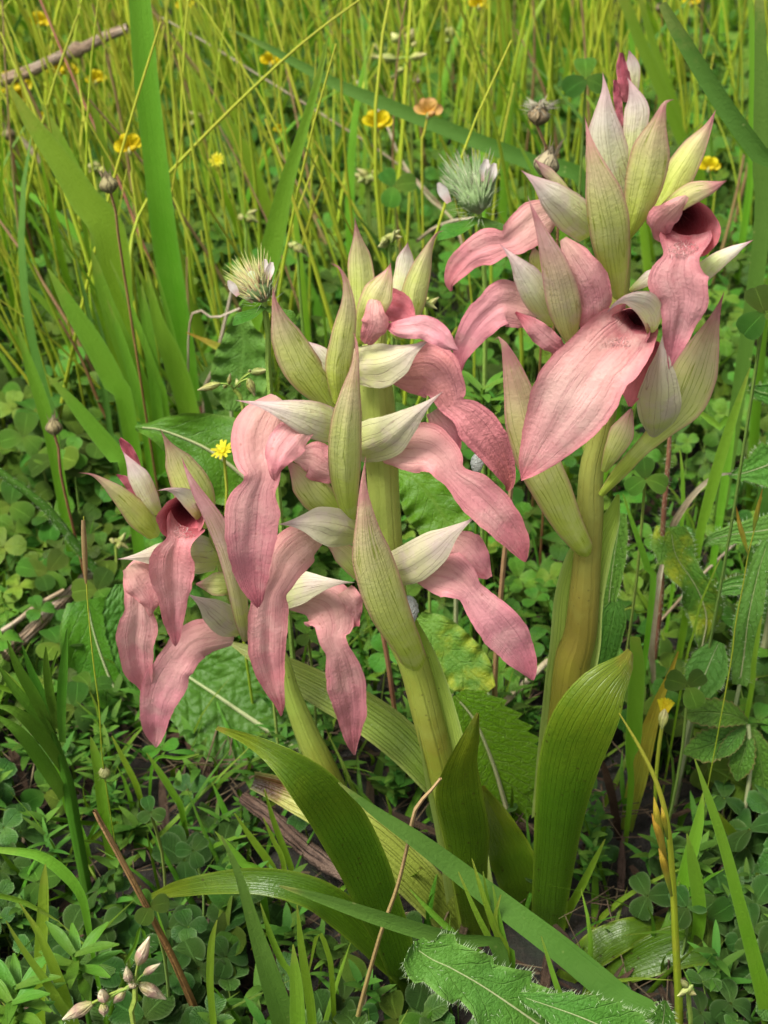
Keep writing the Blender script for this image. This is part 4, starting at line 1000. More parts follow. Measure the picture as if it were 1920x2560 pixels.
for cr, rows, Y, m in (('I', [(30, 830, 3), (120, 980, 15), (240, 1150, 22), (330, 1300, 27), (390, 1400, 30)], -.085, 'grass'), ('I', [(100, 740, 3), (200, 900, 18), (300, 1130, 28), (375, 1380, 30)], -.08, 'grass'),
                       ('I', [(1520, 958, 3), (1530, 1100, 28), (1540, 1250, 38), (1545, 1390, 40)], -.075, 'grass'), ('I', [(1540, 750, 3), (1560, 950, 18), (1590, 1150, 24), (1615, 1330, 24)], -.06, 'grass'),
                       ('I', [(235, 540, 3), (228, 640, 22), (222, 800, 30), (210, 1000, 32), (205, 1360, 30)], -.055, 'grass'), ('I', [(1350, 740, 3), (1400, 900, 16), (1460, 1040, 18), (1530, 1180, 16)], -.06, 'grass'),
                       ('I', [(1125, 830, 3), (1100, 920, 16), (1090, 1050, 20), (1095, 1250, 18)], -.07, 'grass'), ('I', [(1115, 370, 3), (1190, 450, 20), (1270, 540, 26), (1340, 590, 22)], -.01, 'grass'),
                       ('I', [(1215, 275, 3), (1300, 400, 16), (1380, 510, 20), (1430, 600, 18)], .01, 'grass'), ('I', [(1370, 150, 3), (1420, 320, 14), (1480, 480, 17), (1520, 600, 15)], .01, 'grass'),
                       ('I', [(1365, 300, 3), (1420, 420, 12), (1470, 540, 13)], .0, 'grass'), ('E', [(940, 754, 2), (975, 870, 9), (1020, 1000, 12), (1062, 1110, 12)], -.06, 'grass'),
                       ('E', [(893, 800, 2), (945, 920, 9), (1000, 1030, 12), (1050, 1120, 12)], -.062, 'grass'), ('E', [(978, 800, 2), (1000, 920, 8), (1030, 1030, 11), (1060, 1120, 11)], -.058, 'grass'),
                       ('E', [(1012, 850, 2), (1030, 950, 9), (1055, 1060, 12), (1078, 1120, 12)], -.06, 'grass'), ('E', [(725, 862, 2), (800, 940, 12), (900, 1030, 16), (1000, 1100, 14), (1050, 1140, 10)], [-.06, -.062], 'grass'),
                       ('E', [(1040, 880, 2), (1020, 960, 8), (1040, 1060, 10), (1062, 1120, 11)], -.06, 'grass'), ('I', [(160, -250, 3), (300, 20, 20), (360, 250, 26), (430, 420, 24)], .02, 'grass'),
                       ('E', [(705, 1163, 2), (800, 1185, 10), (900, 1210, 14), (980, 1260, 14)], -.085, 'grass'), ('K', [(470, 1125, 3), (490, 1200, 22), (515, 1320, 28), (530, 1470, 28)], .02, 'grass'),
                       ('K', [(760, 1210, 3), (830, 1310, 16), (900, 1420, 18), (940, 1500, 16)], .03, 'grass'), ('K', [(580, 1120, 3), (640, 1240, 14), (700, 1360, 16), (730, 1460, 14)], .04, 'grass'),
                       ('K', [(1030, 1215, 4), (930, 1235, 12), (800, 1252, 8)], [.05, .05], 'grass'), ('K', [(20, 780, 3), (130, 900, 20), (60, 880, 24), (-80, 920, 20)], [.05, .05], 'grass'),
                       ('I', [(1600, 1100, 4), (1650, 900, 12), (1700, 1000, 14), (1720, 1120, 14)], -.05, 'grass'), ('I', [(580, 1155, 3), (640, 1060, 8), (700, 960, 9), (740, 880, 8)], -.03, 'grass')):
    gblade('grass_leaf', LB[0], cr, rows, Y, m, LB[1])
gblade('grass_leaf', 'sharp dark green blade at the soil beside the brown stem', 'E', [(635, 365, 3), (620, 440, 14), (602, 520, 18), (590, 560, 16)], .06, 'grass_blue')
SB = ('narrow green blade rising among the bristly leaves beside the thick stem', 'blades among the bristly leaves')
for rows, Y in (([(1315, 50, 3), (1250, 240, 20), (1170, 480, 34), (1090, 740, 40), (1020, 1000, 38), (960, 1250, 30)], .10), ([(925, 330, 3), (1010, 390, 22), (1100, 460, 30), (1180, 520, 30)], .14),
                ([(830, 620, 3), (845, 760, 12), (850, 950, 14), (840, 1150, 14)], .12), ([(435, 925, 3), (490, 1090, 14), (560, 1290, 22), (610, 1450, 26), (640, 1600, 22)], .08),
                ([(1110, 1370, 3), (1050, 1500, 5), (970, 1690, 7), (920, 1900, 8), (870, 2090, 9)], .06), ([(1395, 1770, 3), (1370, 1900, 14), (1340, 2100, 18), (1320, 2300, 18)], .06)):
    gblade('grass_leaf', SB[0], 'H', rows, Y, 'grass', SB[1])
gblade('dry_leaf', 'curled pale dry leaf arching beside the hairy red stem', 'H', [(1185, 783, 6), (1080, 800, 12), (980, 870, 18), (880, 985, 22), (800, 1110, 24), (765, 1200, 20)], .105, 'straw', cat='leaf', curl=.9, ground=False)
gblade('dry_leaf', 'long grey dry leaf hanging below the leaf with yellow patches', 'H', [(705, 1415, 16), (665, 1600, 26), (640, 1800, 30), (630, 2000, 24), (645, 2230, 16)], .085, 'straw', cat='leaf', curl=.9)


def label_stalk(name, label, cat, crop, path, Y, r, mat, group=None, to_ground=True):
    """a thing that starts with a stalk; returns its Empty and the stalk's top"""
    ys = Y if not np.isscalar(Y) else [Y, Y]
    rows = [(x, y, 1) for x, y in path]
    P, _ = spine(crop, rows, 0, list(np.interp(np.linspace(0, 1, len(rows)), np.linspace(0, 1, len(ys)), [-100 * y for y in ys])))
    if to_ground and P[-1][2] > .003:
        P = np.vstack([P, [P[-1][0] + .004, P[-1][1] + .004, -.003]])
    t = thing(name, label, cat, Vector(P[-1]), group)
    add_grid('stalk', tube_arrays(P, r, 18, 6), mat, t)
    return t, P[0]


def petal(t, name, P, W, mat, curl=.4, n0=None, nseg=10, ncr=6, **kw):
    kw.setdefault('crinkle', .0002)
    SEED[0] += 1
    return add_grid(name, ribbon_arrays(np.array(P), W, curl, nseg=nseg, ncr=ncr, n0=n0, keep=False, seed=SEED[0], **kw), mat, t)


def spindle(t, name, a, b, r, mat, prof=(.05, .75, 1, .9, .55, .12), ncr=10, ridge=0, ridges=0, nseg=12):
    a, b = np.array(a, float), np.array(b, float)
    k = len(prof)
    P = [a + (b - a) * i / (k - 1) for i in range(k)]
    return add_grid(name, tube_arrays(P, [r * q for q in prof], nseg, ncr, ridges, ridge), mat, t)


def spikes(t, name, segs, mat, w=.00025):
    """many tiny needles joined: segs = [(a, b)]"""
    V, F, UV = [], [], []
    for a, b in segs:
        a, b = np.array(a), np.array(b)
        d = unit(b - a)
        s = unit(np.cross(d, [.31, .2, .93])) * w
        q = unit(np.cross(d, s)) * w
        k = len(V)
        V += [a + s, a - .5 * s + .87 * q, a - .5 * s - .87 * q, b]
        UV += [(0, 1), (.5, 1), (1, 1), (.5, 0)]
        F += [(k, k + 1, k + 3), (k + 1, k + 2, k + 3), (k + 2, k, k + 3)]
    me = np_mesh(name, np.array(V) - origin_of(t), F, UV)
    o = obj(name, me, mat, t)
    o['kind'] = 'stuff'
    return o


# ---- hairy stems
def bristle_tube(name, label, crop, rows, Y, mat, n=420, ln=.0018, cat='stem'):
    P, W = spine(crop, rows, Y, 0, True)
    t = thing(name, label, cat, Vector(P[-1]))
    add_grid('stalk', tube_arrays(P, W, 30, 10), mat, t)
    rr = random.Random(len(label))
    A = catmull(np.hstack([P, W[:, None]]), 200)
    segs = []
    for _ in range(n):
        i = rr.randrange(200)
        d = unit(np.array([rr.gauss(0, 1), rr.gauss(-.3, 1), rr.gauss(0, .3)]))
        segs.append((A[i, :3] + d * A[i, 3] * .9, A[i, :3] + d * (A[i, 3] + ln * rr.uniform(.5, 1.2))))
    spikes(t, 'hairs', segs, 'bristle', .00006)


bristle_tube('hairy_stalk', 'dark red hairy stem beside the curled dry leaf', 'H', [(760, 470, 14), (752, 650, 17), (735, 850, 18), (718, 1050, 18), (705, 1300, 18), (695, 1700, 18)], .10, 'stalk_red')
bristle_tube('hairy_stalk', 'green bristly stem slanting behind the shortest orchid', 'N', [(-60, 1330, 24), (60, 1420, 24), (180, 1510, 26), (320, 1640, 28), ('K', 480, 240, 22), ('K', 570, 330, 22), ('K', 640, 420, 20)], .14, 'vetch', 500, .0022)
for nm, rows, Y, m in (('straight brown red stem behind the middle orchid', [('E', 628, -40, 9), ('E', 650, 80, 10), ('E', 680, 300, 10), ('E', 712, 520, 10), ('E', 728, 640, 10)], .06, 'stalk_red'),
                       ('brown stem standing under the lowest lip beside the thick stem', [('D', 455, 560, 12), ('D', 425, 900, 13), ('D', 395, 1200, 14), ('D', 365, 1560, 15), ('E', 1018, 180, 11), ('E', 1020, 260, 11)], .065, 'stalk_tan')):
    gstem('grass_stalk', nm, 'S', rows, Y, m)


# ------------------------------------------------------------------ broad leaves behind and in front
def broad(name, label, crop, rows, Y, mat='broad', cat='leaf', curl=.25, stalk=True, tilt=None, group=None, **kw):
    kw.setdefault('nseg', 40)
    kw.setdefault('ncr', 24)
    kw.setdefault('crinkle', .0012)
    kw.setdefault('crf', 45)
    ys = Y if not np.isscalar(Y) else [Y, Y]
    P, W = spine(crop, rows, 0.0, list(np.interp(np.linspace(0, 1, len(rows)), np.linspace(0, 1, len(ys)), [-100 * y for y in ys])))
    SEED[0] += 1
    V, UV = ribbon_arrays(P, W, curl, seed=SEED[0] * 1.3, **kw)
    b = P[-1]
    base = np.array([b[0] + (b[0] - P[-2][0]) * .3, b[1], -.003])
    t = thing(name, label, cat, Vector(base), group)
    bl_ = add_grid('blade', (V, UV), mat, t)
    if stalk:
        mid = (b + base) / 2 + (b - P[-2]) * .2
        add_grid('stalk', tube_arrays([b, mid, base], max(.0007, W[-1] * .3), 10, 6), 'rib', t)
    return t, bl_, V, P, W


def midrib(t, bl_, V, r, cols=None, frac=(0.05, 1)):
    """a raised rib along the middle of a blade"""
    n, c = V.shape[:2]
    S = V[int(n * frac[0]):int(n * frac[1]), c // 2]
    nrm = np.cross(V[n // 2, c // 2 + 1] - V[n // 2, c // 2], V[n // 2 + 1, c // 2] - V[n // 2, c // 2])
    nrm = unit(nrm)
    if np.dot(nrm, CAMP - S[0]) < 0:
        nrm = -nrm
    S = S[::3] + nrm * r * .3
    add_grid('midrib', tube_arrays(S, list(np.linspace(.3, 1, len(S)) * r), 24, 6), 'rib', bl_)


def bubbles(seed, n1=16, amp=.0008):
    """quilted surface between a net of sunken veins"""
    def f(t, v, w, L):
        ch = v * 9 - abs(t) * 2.2
        sec = abs((ch % 1.0) - .5) * 2
        d, _ = mnoise.voronoi(Vector((t * w * 230 + seed, v * L * 230, seed)))
        net = min(1.0, (d[1] - d[0]) * 2.2)
        mid = min(1.0, abs(t) * 9)
        return amp * (net * .9 + (1 - sec ** 6) * .8 - 1) * mid
    return f


t, b, V, P, W = broad('wrinkled_leaf', 'large wrinkled green leaf lying behind the shortest orchid', 'C', [(500, 1240, 60), (590, 1320, 190), (740, 1420, 270), (900, 1530, 300), (1050, 1630, 285), (1180, 1720, 200), (1270, 1790, 60)], [.10, .07], 'wrinkled', nseg=110, ncr=90, relief=bubbles(3), crinkle=.002, crf=28, edge=.05, edgef=18)
midrib(t, b, V, .0013)
t, b, V, P, W = broad('wrinkled_leaf', 'small wrinkled leaf edge beside the smooth wavy leaf', 'C', [(270, 850, 50), (275, 960, 110), (300, 1110, 120), (330, 1260, 100), (370, 1400, 50)], [.11, .09], 'wrinkled', nseg=70, ncr=50, relief=bubbles(8), crinkle=.002, crf=28, edge=.08, edgef=14)
t, b, V, P, W = broad('broad_leaf', 'smooth wavy edged leaf at the thick grey twig', 'K', [(450, 415, 100), (480, 560, 180), (530, 720, 195), (600, 880, 165), (710, 1010, 70), (780, 1080, 20)], [.115, .09], 'broad', ruffle=.003, rfn=2.2, edge=.05, edgef=8)
midrib(t, b, V, .0007)
t, b, V, P, W = broad('broad_leaf', 'big dark green wavy leaf behind the yellow daisy', 'N', [(800, 1110, 20), (930, 1120, 70), (1080, 1170, 150), (1230, 1240, 230), (1370, 1340, 260), (1500, 1450, 180), (1600, 1540, 60)], [.13, .12], 'broad', ruffle=.004, rfn=2.4, edge=.08, edgef=7)
midrib(t, b, V, .0009)
broad('broad_leaf', 'pale bluish leaf standing under the hairy pink clover head', 'N', [(1420, 480, 60), (1440, 640, 150), (1420, 800, 170), (1390, 930, 130), (1370, 1010, 40)], [.18, .17], 'bristly', ruffle=.002)
broad('broad_leaf', 'glossy broad leaf behind the lower lips of the middle orchid', 'A', [(900, 1250, 40), (990, 1290, 110), (1080, 1390, 150), (1140, 1500, 120), (1180, 1590, 40)], [.12, .10], 'broad', ruffle=.002)
broad('broad_leaf', 'green leaf blotched yellow behind the lowest lip of the middle orchid', 'D', [(-20, 1430, 50), (60, 1500, 110), (150, 1600, 130), (250, 1690, 110), (330, 1770, 40)], [.075, .06], 'bristly_yellow', ruffle=.0015)
t, b, V, P, W = broad('toothed_leaf', 'bright see-through leaf with pale veins between two orchid leaves', 'E', [(880, 190, 50), (950, 280, 135), (1010, 420, 178), (1050, 550, 140), (1082, 665, 34)], [.05, .04], 'dock', edge=.22, edgef=11, edge_mode='tooth', nseg=66, ncr=30, crinkle=.0009)
midrib(t, b, V, .0011)
broad('broad_leaf', 'narrow greyish leaf standing against the thick orchid stem', 'D', [(935, 1340, 30), (925, 1400, 62), (905, 1500, 62), (880, 1620, 50), (865, 1720, 30)], [.05, .045], 'bristly', edge=.06, edgef=10)


def fringe(t, V, n, ln, seed, lo=0.0, hi=1.0, top=0.35):
    """bristles along a blade's edges and a few on its face"""
    rr = random.Random(seed)
    r, c = V.shape[:2]
    nn = unit(np.cross(V[r // 2, c // 2 + 1] - V[r // 2, c // 2], V[r // 2 + 1, c // 2] - V[r // 2, c // 2]))
    if np.dot(nn, CAMP - V[r // 2, c // 2]) < 0:
        nn = -nn
    segs = []
    for _ in range(n):
        i = int(rr.uniform(lo, hi) * (r - 2))
        f = rr.random()
        if rr.random() < top:
            j = rr.randrange(1, c - 1)
            p = V[i, j]
            d = nn + np.array([rr.gauss(0, .4), 0, rr.gauss(0, .4)])
        else:
            j, j2 = (0, 1) if rr.random() < .5 else (c - 1, c - 2)
            p = V[i, j] * f + V[i + 1, j] * (1 - f)
            d = unit(V[i, j] - V[i, j2]) + nn * rr.uniform(0, .8) + np.array([rr.gauss(0, .25), 0, rr.gauss(0, .25)])
        segs.append((p, p + unit(d) * ln * rr.uniform(.5, 1.2)))
    spikes(t, 'bristles', segs, 'bristle', .00007)


def bristly(label, crop, rows, Y, mat='bristly', n=260, ln=.0019, **kw):
    kw.setdefault('edge', .18)
    kw.setdefault('edgef', 4)
    kw.setdefault('edge_mode', 'tooth')
    t, b, V, P, W = broad('bristly_leaf', label, crop, rows, Y, mat, **kw)
    fringe(t, V, int(n * .7), ln, len(label), top=.2)
    midrib(t, b, V, float(np.max(W)) * .04)
    return t


bristly('large lobed bristly leaf in front of the orchid leaves', 'E', [(752, 1040, 30), (765, 1085, 78), (850, 1125, 98), (950, 1180, 92), (1050, 1245, 118), (1180, 1335, 120), (1300, 1420, 80)], [-.082, -.09], n=420, edge=.3, edgef=5, ruffle=.001)
bristly('bristly leaf with a rolled edge below the long bluish blade', 'E', [(1100, 1228, 12), (1200, 1262, 44), (1320, 1305, 80), (1450, 1365, 95), (1560, 1430, 80)], [-.088, -.092], n=320, edge=.2, edgef=6)
bristly('small pointed bristly leaf at the end of the long bluish blade', 'E', [(1608, 1240, 6), (1604, 1290, 40), (1596, 1350, 66), (1590, 1430, 60)], -.085, n=120)
bristly('bristly leaf with yellow patches beside the hairy red stem', 'H', [(770, 1150, 100), (775, 1250, 140), (810, 1370, 130), (900, 1500, 92), (975, 1640, 130), (1015, 1800, 110), (985, 1960, 50), (975, 2040, 14)], [.10, .09], 'bristly_yellow', n=300, ruffle=.0025, rfn=1.5, edge=.1)
bristly('bristly leaf joined to the curled dry leaf', 'H', [(1165, 800, 8), (1280, 780, 66), (1400, 740, 130), (1520, 700, 150), (1640, 690, 90)], [.12, .11], n=160, edge=.25, edgef=3)
bristly('narrow arched bristly leaf above the dark broken stick', 'H', [(975, 1282, 10), (1080, 1232, 46), (1240, 1200, 78), (1400, 1180, 105), (1540, 1150, 100)], [.10, .10], n=160)
bristly('low bristly leaf partly under the narrow arched leaf', 'H', [(1030, 1645, 14), (1130, 1580, 52), (1260, 1560, 70), (1390, 1600, 66), (1500, 1660, 40)], [.095, .095], n=140)
bristly('tall bristly leaf edge beside the flowering grass', 'H', [(1440, 1250, 40), (1390, 1400, 66), (1340, 1600, 80), (1300, 1800, 92), (1270, 2050, 90), (1240, 2250, 50)], [.085, .06], n=260, edge=.12)
bristly('pale hairy leaf behind the tallest orchid stem', 'H', [(420, 1060, 40), (400, 1200, 70), (370, 1400, 80), (345, 1600, 60), (335, 1750, 30)], [.075, .07], n=160, edge=.06)
bristly('dark bristly leaf low under the leaf with yellow patches', 'H', [(1100, 1950, 40), (1050, 2060, 120), (1000, 2180, 140), (940, 2320, 80)], [.06, .05], n=120, edge=.1)
bristly('hairy leaf tip near the large purple edged bract of the tallest orchid', 'H', [(1310, 190, 12), (1380, 220, 55), (1470, 240, 75), (1560, 260, 50)], [.14, .14], n=80)

# toothed compound leaf
tc_, _, = label_stalk('toothed_leaf', 'compound leaf of toothed red edged leaflets above the yellow green blades', 'leaf', 'G', [(1315, 490), (1330, 700), (1300, 950), (1260, 1150)], [.045, .03], .0008, 'rib')
for rows in ([(1312, 470, 14), (1220, 432, 66), (1100, 418, 84), (980, 420, 52), (925, 428, 6)], [(1300, 505, 16), (1180, 570, 80), (1060, 620, 92), (980, 640, 44), (940, 655, 6)], [(1300, 500, 12), (1245, 565, 46), (1190, 630, 42), (1130, 680, 5)],
             [(1340, 505, 16), (1372, 620, 66), (1400, 780, 84), (1412, 900, 50), (1405, 975, 6)], [(1320, 520, 14), (1300, 620, 60), (1270, 720, 70), (1250, 810, 8)]):
    P, W = spine('G', rows, .045, (0, .6, .9))
    SEED[0] += 1
    o = add_grid('leaflet', ribbon_arrays(P, W, .3, nseg=44, ncr=16, edge=.2, edgef=9, edge_mode='tooth', crinkle=.0008, crf=60, seed=SEED[0]), 'toothed', tc_)


# ------------------------------------------------------------------ small flowers, buds and seed heads
def facing(P0, to=(0, 0, 0)):
    """two axes across the view line at P0 and the direction to the camera"""
    f = unit(CAMP - P0)
    r = unit(np.cross([0, 0, 1], f))
    return r, np.cross(f, r), f


RS = random.Random(21)


def pea_flower(label, crop, x, y, size, Y, mat='yellow', group=None, stalk_dx=12, petals=4, faded=False):
    p, s = pt(crop, x, y, Y)
    p = np.array(p)
    t, top = label_stalk('pea_flower', label, 'flower', crop, [(x, y + size * .3), (x + stalk_dx, y + size * 2.5), (x + stalk_dx * 1.6, y + size * 5)], Y, .0006, 'stalk', group)
    r, u, f = facing(p)
    S = size * s * 1.6
    for k in range(petals):
        a = (k - (petals - 1) / 2) * .75 + RS.uniform(-.2, .2)
        d = r * math.sin(a) + u * math.cos(a)
        c = top
        w = S * RS.uniform(.34, .5)
        petal(t, 'petal', [c, c + d * S * .4 + f * S * .15, c + d * S * .8 + f * S * .3, c + d * S * 1.05 + f * S * .22], [w * .25, w * .8, w, w * .3], mat, RS.uniform(.5, .9), n0=f)
    spindle(t, 'keel', top - u * S * .1 + f * S * .1, top + r * S * .5 + f * S * .45 + u * S * .1, S * .22, mat)
    spindle(t, 'calyx', top - u * S * .45, top + u * S * .2, S * .18, 'bud')


YF = ('small yellow pea flower in the far clover', 'far yellow pea flowers')
pea_flower('bright yellow pea flower beside the widest grass blade', 'J', 560, 630, 40, .28)
pea_flower('bright yellow pea flower on the stalk beside the withered orange one', 'J', 1630, 530, 42, .34)
pea_flower('withered orange pea flower hanging from a bent stalk', 'L', 400, 410, 34, .34, 'orange', stalk_dx=-14)
for x, y, s in ((60, 370, 48), (260, 292, 36), (415, 340, 28), (168, 92, 30), (1170, 262, 30), (172, 512, 22), (100, 425, 26), (300, 310, 26)):
    pea_flower(YF[0], 'J', x, y, s, .5, group=YF[1])
for x, y, s in ((590, 12, 26), (1375, 4, 20), (1440, 615, 26)):
    pea_flower(YF[0], 'L', x, y, s, .55 if y < 100 else .35, group=YF[1])
for x, y, s, Y in ((800, 20, 24, .6), (1210, 560, 18, .5)):
    pea_flower(YF[0], 'J', x, y, s, Y, group=YF[1])


def daisy(label, crop, x, y, size, Y, n=11, tilt=.5, group=None):
    p, s = pt(crop, x, y, Y)
    t, top = label_stalk('yellow_daisy', label, 'flower', crop, [(x, y), (x + 20, y + size * 3), (x + 30, y + size * 6)], Y, .0006, 'stalk', group)
    r, u, f = facing(top)
    ax = unit(u * (1 - tilt) + f * tilt - r * .3)
    a1 = unit(np.cross(ax, f + r * .1))
    a2 = np.cross(ax, a1)
    S = size * s
    for k in range(n):
        a = 2 * PI * k / n + RS.uniform(-.12, .12)
        d = a1 * math.cos(a) + a2 * math.sin(a)
        l = S * RS.uniform(.85, 1.1)
        petal(t, 'petal', [top + d * S * .08, top + d * l * .5 + ax * S * .22, top + d * l + ax * S * .25], [S * .07, S * .16, S * .10], 'lemon', .3, n0=ax, nseg=8, ncr=4)
    spindle(t, 'disc', top + ax * S * .3, top - ax * S * .1, S * .22, 'lemon')
    spindle(t, 'calyx', top + ax * S * .02, top - ax * S * .5, S * .2, 'bud')


daisy('lemon yellow daisy half behind a pink lip of the middle orchid', 'N', 1325, 1255, 78, .085)
daisy('tiny yellow daisy under the long diagonal stalk', 'J', 938, 692, 34, .33, 12, .7)
t, top = label_stalk('yellow_bud', 'closed yellow daisy bud on a thin stalk beside the dying leaf', 'flower', 'G', [(818, 500), (800, 620), (785, 780), (780, 900)], .03, .0007, 'stalk')
r, u, f = facing(top)
for k in range(6):
    a = (k - 2.5) * .28
    d = r * math.sin(a) + u * math.cos(a)
    petal(t, 'petal', [top + u * .003, top + u * .005 + d * .0015, top + u * .0055 + d * .004], [.0006, .0008, .0004], 'yellow', .4, n0=f, nseg=8, ncr=4)
spindle(t, 'calyx', top + u * .006, top - u * .001, .0017, 'bud')


def clover_head(label, crop, x, y, size, Y, lean, mat, leafy=True):
    """oblong head of bristly calyx teeth with a few pale petals pushing out"""
    p, s = pt(crop, x, y, Y)
    t, top = label_stalk('clover_flower', label, 'flower', crop, [(x + lean * size * .6, y + size * .8), (x + lean * size * .9, y + size * 2.2), (x + lean * size, y + size * 4)], Y, .0010, 'clover_stalk')
    r, u, f = facing(top)
    S = size * s
    ax = unit(u - r * lean * .8 + f * .25)
    c = top + ax * S * .35
    spindle(t, 'receptacle', top - ax * S * .1, top + ax * S * 1.0, S * .45, 'calyx')
    segs = []
    for _ in range(150):
        d = unit(np.array([RS.gauss(0, 1) for _ in range(3)]))
        if np.dot(d, ax) < -.25:
            d = d - ax * np.dot(d, ax) * 1.3
        a = c + d * S * .35 + ax * S * RS.uniform(-.3, .35)
        b = a + unit(d * .75 + ax * 1.0) * S * RS.uniform(.55, .95)
        segs.append((a, b))
    spikes(t, 'calyx_teeth', segs, mat, S * .05)
    fine = []
    for _ in range(110):
        d = unit(np.array([RS.gauss(0, 1) for _ in range(3)]))
        a = c + d * S * .4 + ax * S * RS.uniform(-.35, .4)
        fine.append((a, a + unit(d * 1.0 + ax * .7) * S * RS.uniform(.25, .6)))
    spikes(t, 'hairs', fine, 'bristle', S * .008)
    for k, (du, dr) in enumerate(((.8, .45), (.95, .25), (-.05, -.95))):
        a = c + u * du * S * .55 + r * dr * S * .75 + f * S * .42
        dd = unit(u * .8 + r * dr * .5 + f * .3)
        petal(t, 'petal', [a + dd * S * .42, a + dd * S * .2, a - dd * S * .15], [S * .05, S * .15, S * .08], 'petal_white', .9, n0=f)
    if leafy:
        top = top - u * S * .22
        for sg in (-1, 1):
            P = [top, top + r * sg * S * .5 - u * S * .25 + f * S * .2, top + r * sg * S * .8 - u * S * .35 + f * S * .3, top + r * sg * S * 1.0 - u * S * .5 + f * S * .2]
            petal(t, 'leaflet', P, [S * .10, S * .22, S * .24, S * .05], 'clover', .4, n0=u + f, nseg=14, ncr=8)


clover_head('pale green hairy clover head with white petals beside the tallest orchid', 'L', 552, 660, 150, .16, .4, 'calyx')
clover_head('brownish hairy clover head with pink petals above the middle orchid bract', 'A', 245, 340, 150, .06, .55, 'calyx_brown')


def seed_head(label, crop, x, y, size, Y, mat='seed_dry', lean=.2, fluff=False, open_=True, group=None):
    p, s = pt(crop, x, y, Y)
    t, top = label_stalk('seed_capsule', label, 'seed head', crop, [(x + size * lean, y + size), (x + size * (lean + .4), y + size * 2.4), (x + size * (lean + .7), y + size * 5)], Y, .0006, 'stalk_brown', group)
    r, u, f = facing(top)
    S = size * s
    ax = unit(u - r * lean)
    spindle(t, 'capsule', top + ax * S * 1.5, top - ax * S * .05, S * .62, mat, (.10, .35, .72, 1, .85, .25), 16, .08, 8, 16)
    segs = []
    for _ in range(90 if fluff else 14):
        a0 = RS.uniform(0, 2 * PI)
        d = r * math.cos(a0) + np.cross(ax, r) * math.sin(a0)
        b = top + ax * S * RS.uniform(.7, 1.3) + d * S * .3
        k = RS.uniform(.5, 1.2)
        segs.append((b, b + unit(d * (1.4 if fluff else .35) + ax * RS.uniform(-.8, 1) if fluff else ax + d * .3) * S * k))
    spikes(t, 'pappus', segs, 'seed_fluff' if fluff else mat, S * (.045 if fluff else .05))


seed_head('dry brown pointed seed capsule beside the clump of broad blades', 'J', 470, 770, 62, .20, lean=.12)
seed_head('dry grey seed capsule hidden low in the thin grass stems', 'N', 330, 1075, 78, .14, lean=-.1)
seed_head('weathered seed capsule at the pale broken straw', 'J', 40, 560, 44, .42, lean=.1)
seed_head('shaggy open seed head with curled white hairs above the hairy clover head', 'L', 812, 400, 62, .2, fluff=True, lean=-.15)
seed_head('closed striped seed capsule touching the white hood of the tallest orchid', 'L', 845, 575, 74, .17, 'seed_striped', lean=-.25)
seed_head('small faded seed head hanging under pale buds', 'L', 355, 290, 24, .5, 'seed_striped', lean=.1)
seed_head('round grey green seed head on the upright stem by the twig', 'L', 1252, 22, 20, .6, 'seed_dry', lean=0)


def bud_cluster(label, crop, x, y, size, Y, buds, mat='bud', hairy=0, group=None, base=None):
    """branched head of pointed buds: buds = [(dx0, dy0, dx1, dy1, r)] (tip, foot) in picture units"""
    bx, by = base or (x + size * .2, y + size * 4)
    t, top = label_stalk('bud_cluster', label, 'flower', crop, [(x, y), ((x + bx) / 2, (y + by) / 2), (bx, by)], Y, .0007, 'clover_stalk', group)
    segs = []
    for tx, ty, fx, fy, rr in buds:
        dz = RS.uniform(-.004, .006)
        a, s = pt(crop, x + tx, y + ty, Y - dz)
        b, _ = pt(crop, x + fx, y + fy, Y - dz * .6)
        a, b = np.array(a), np.array(b)
        bd = spindle(t, 'bud', a, b, rr * s, mat, (.12, .45, .8, 1, .85, .3), 10, .06, 5)
        add_grid('pedicel', tube_arrays([b, (b + top) / 2 + np.array([0, 0, .0006]), top], rr * s * .22, 8, 5), 'clover_stalk', t)
        for _ in range(hairy):
            q = RS.random()
            d = unit(np.array([RS.gauss(0, 1) for _ in range(3)]))
            c = a * q + b * (1 - q) + d * rr * s * .7
            segs.append((c, c + d * rr * s * RS.uniform(.5, .9)))
    if segs:
        spikes(t, 'hairs', segs, 'bristle', .00005)


bud_cluster('hairy pale buds with purple stripes in front of the brown stalk', 'I', 700, 1170, 60, -.092, [(75, -255, 15, -110, 34), (130, -115, 45, -60, 20), (160, 70, 20, -10, 34), (-45, -100, -30, -20, 26), (-375, 175, -220, 90, 36), (-175, 20, -160, 80, 30), (-160, 160, -165, 95, 26), (-110, 90, -60, 20, 30), (-30, 10, 0, -20, 24)], 'bud_purple', 26, base=(700, 1400))
bud_cluster('pale pointed buds beside the uppermost white hood of the middle orchid', 'N', 1385, 880, 40, .07, [(-215, 10, -80, -30, 24), (-20, -90, -30, -25, 14), (100, -110, 90, -100, 10), (210, -110, 100, -95, 24), (125, 45, 85, -60, 26), (15, -60, 30, -5, 18), (-60, 0, -40, -30, 14)], 'bud', 10, base=(1450, 1080))
bud_cluster('pale hanging buds above the withered orange pea flower', 'L', 325, 215, 40, .47, [(-125, -5, -40, 5, 18), (70, -15, 10, 0, 16), (-60, -95, -35, -60, 18), (20, -110, 0, -60, 18), (-70, 75, -30, 60, 10), (-40, 50, -15, 40, 12), (30, -65, 15, -40, 12)], 'bud', 0, base=(345, 640))
BC = ('pale bud cluster of a low meadow weed behind the orchids', 'pale bud clusters in the meadow')
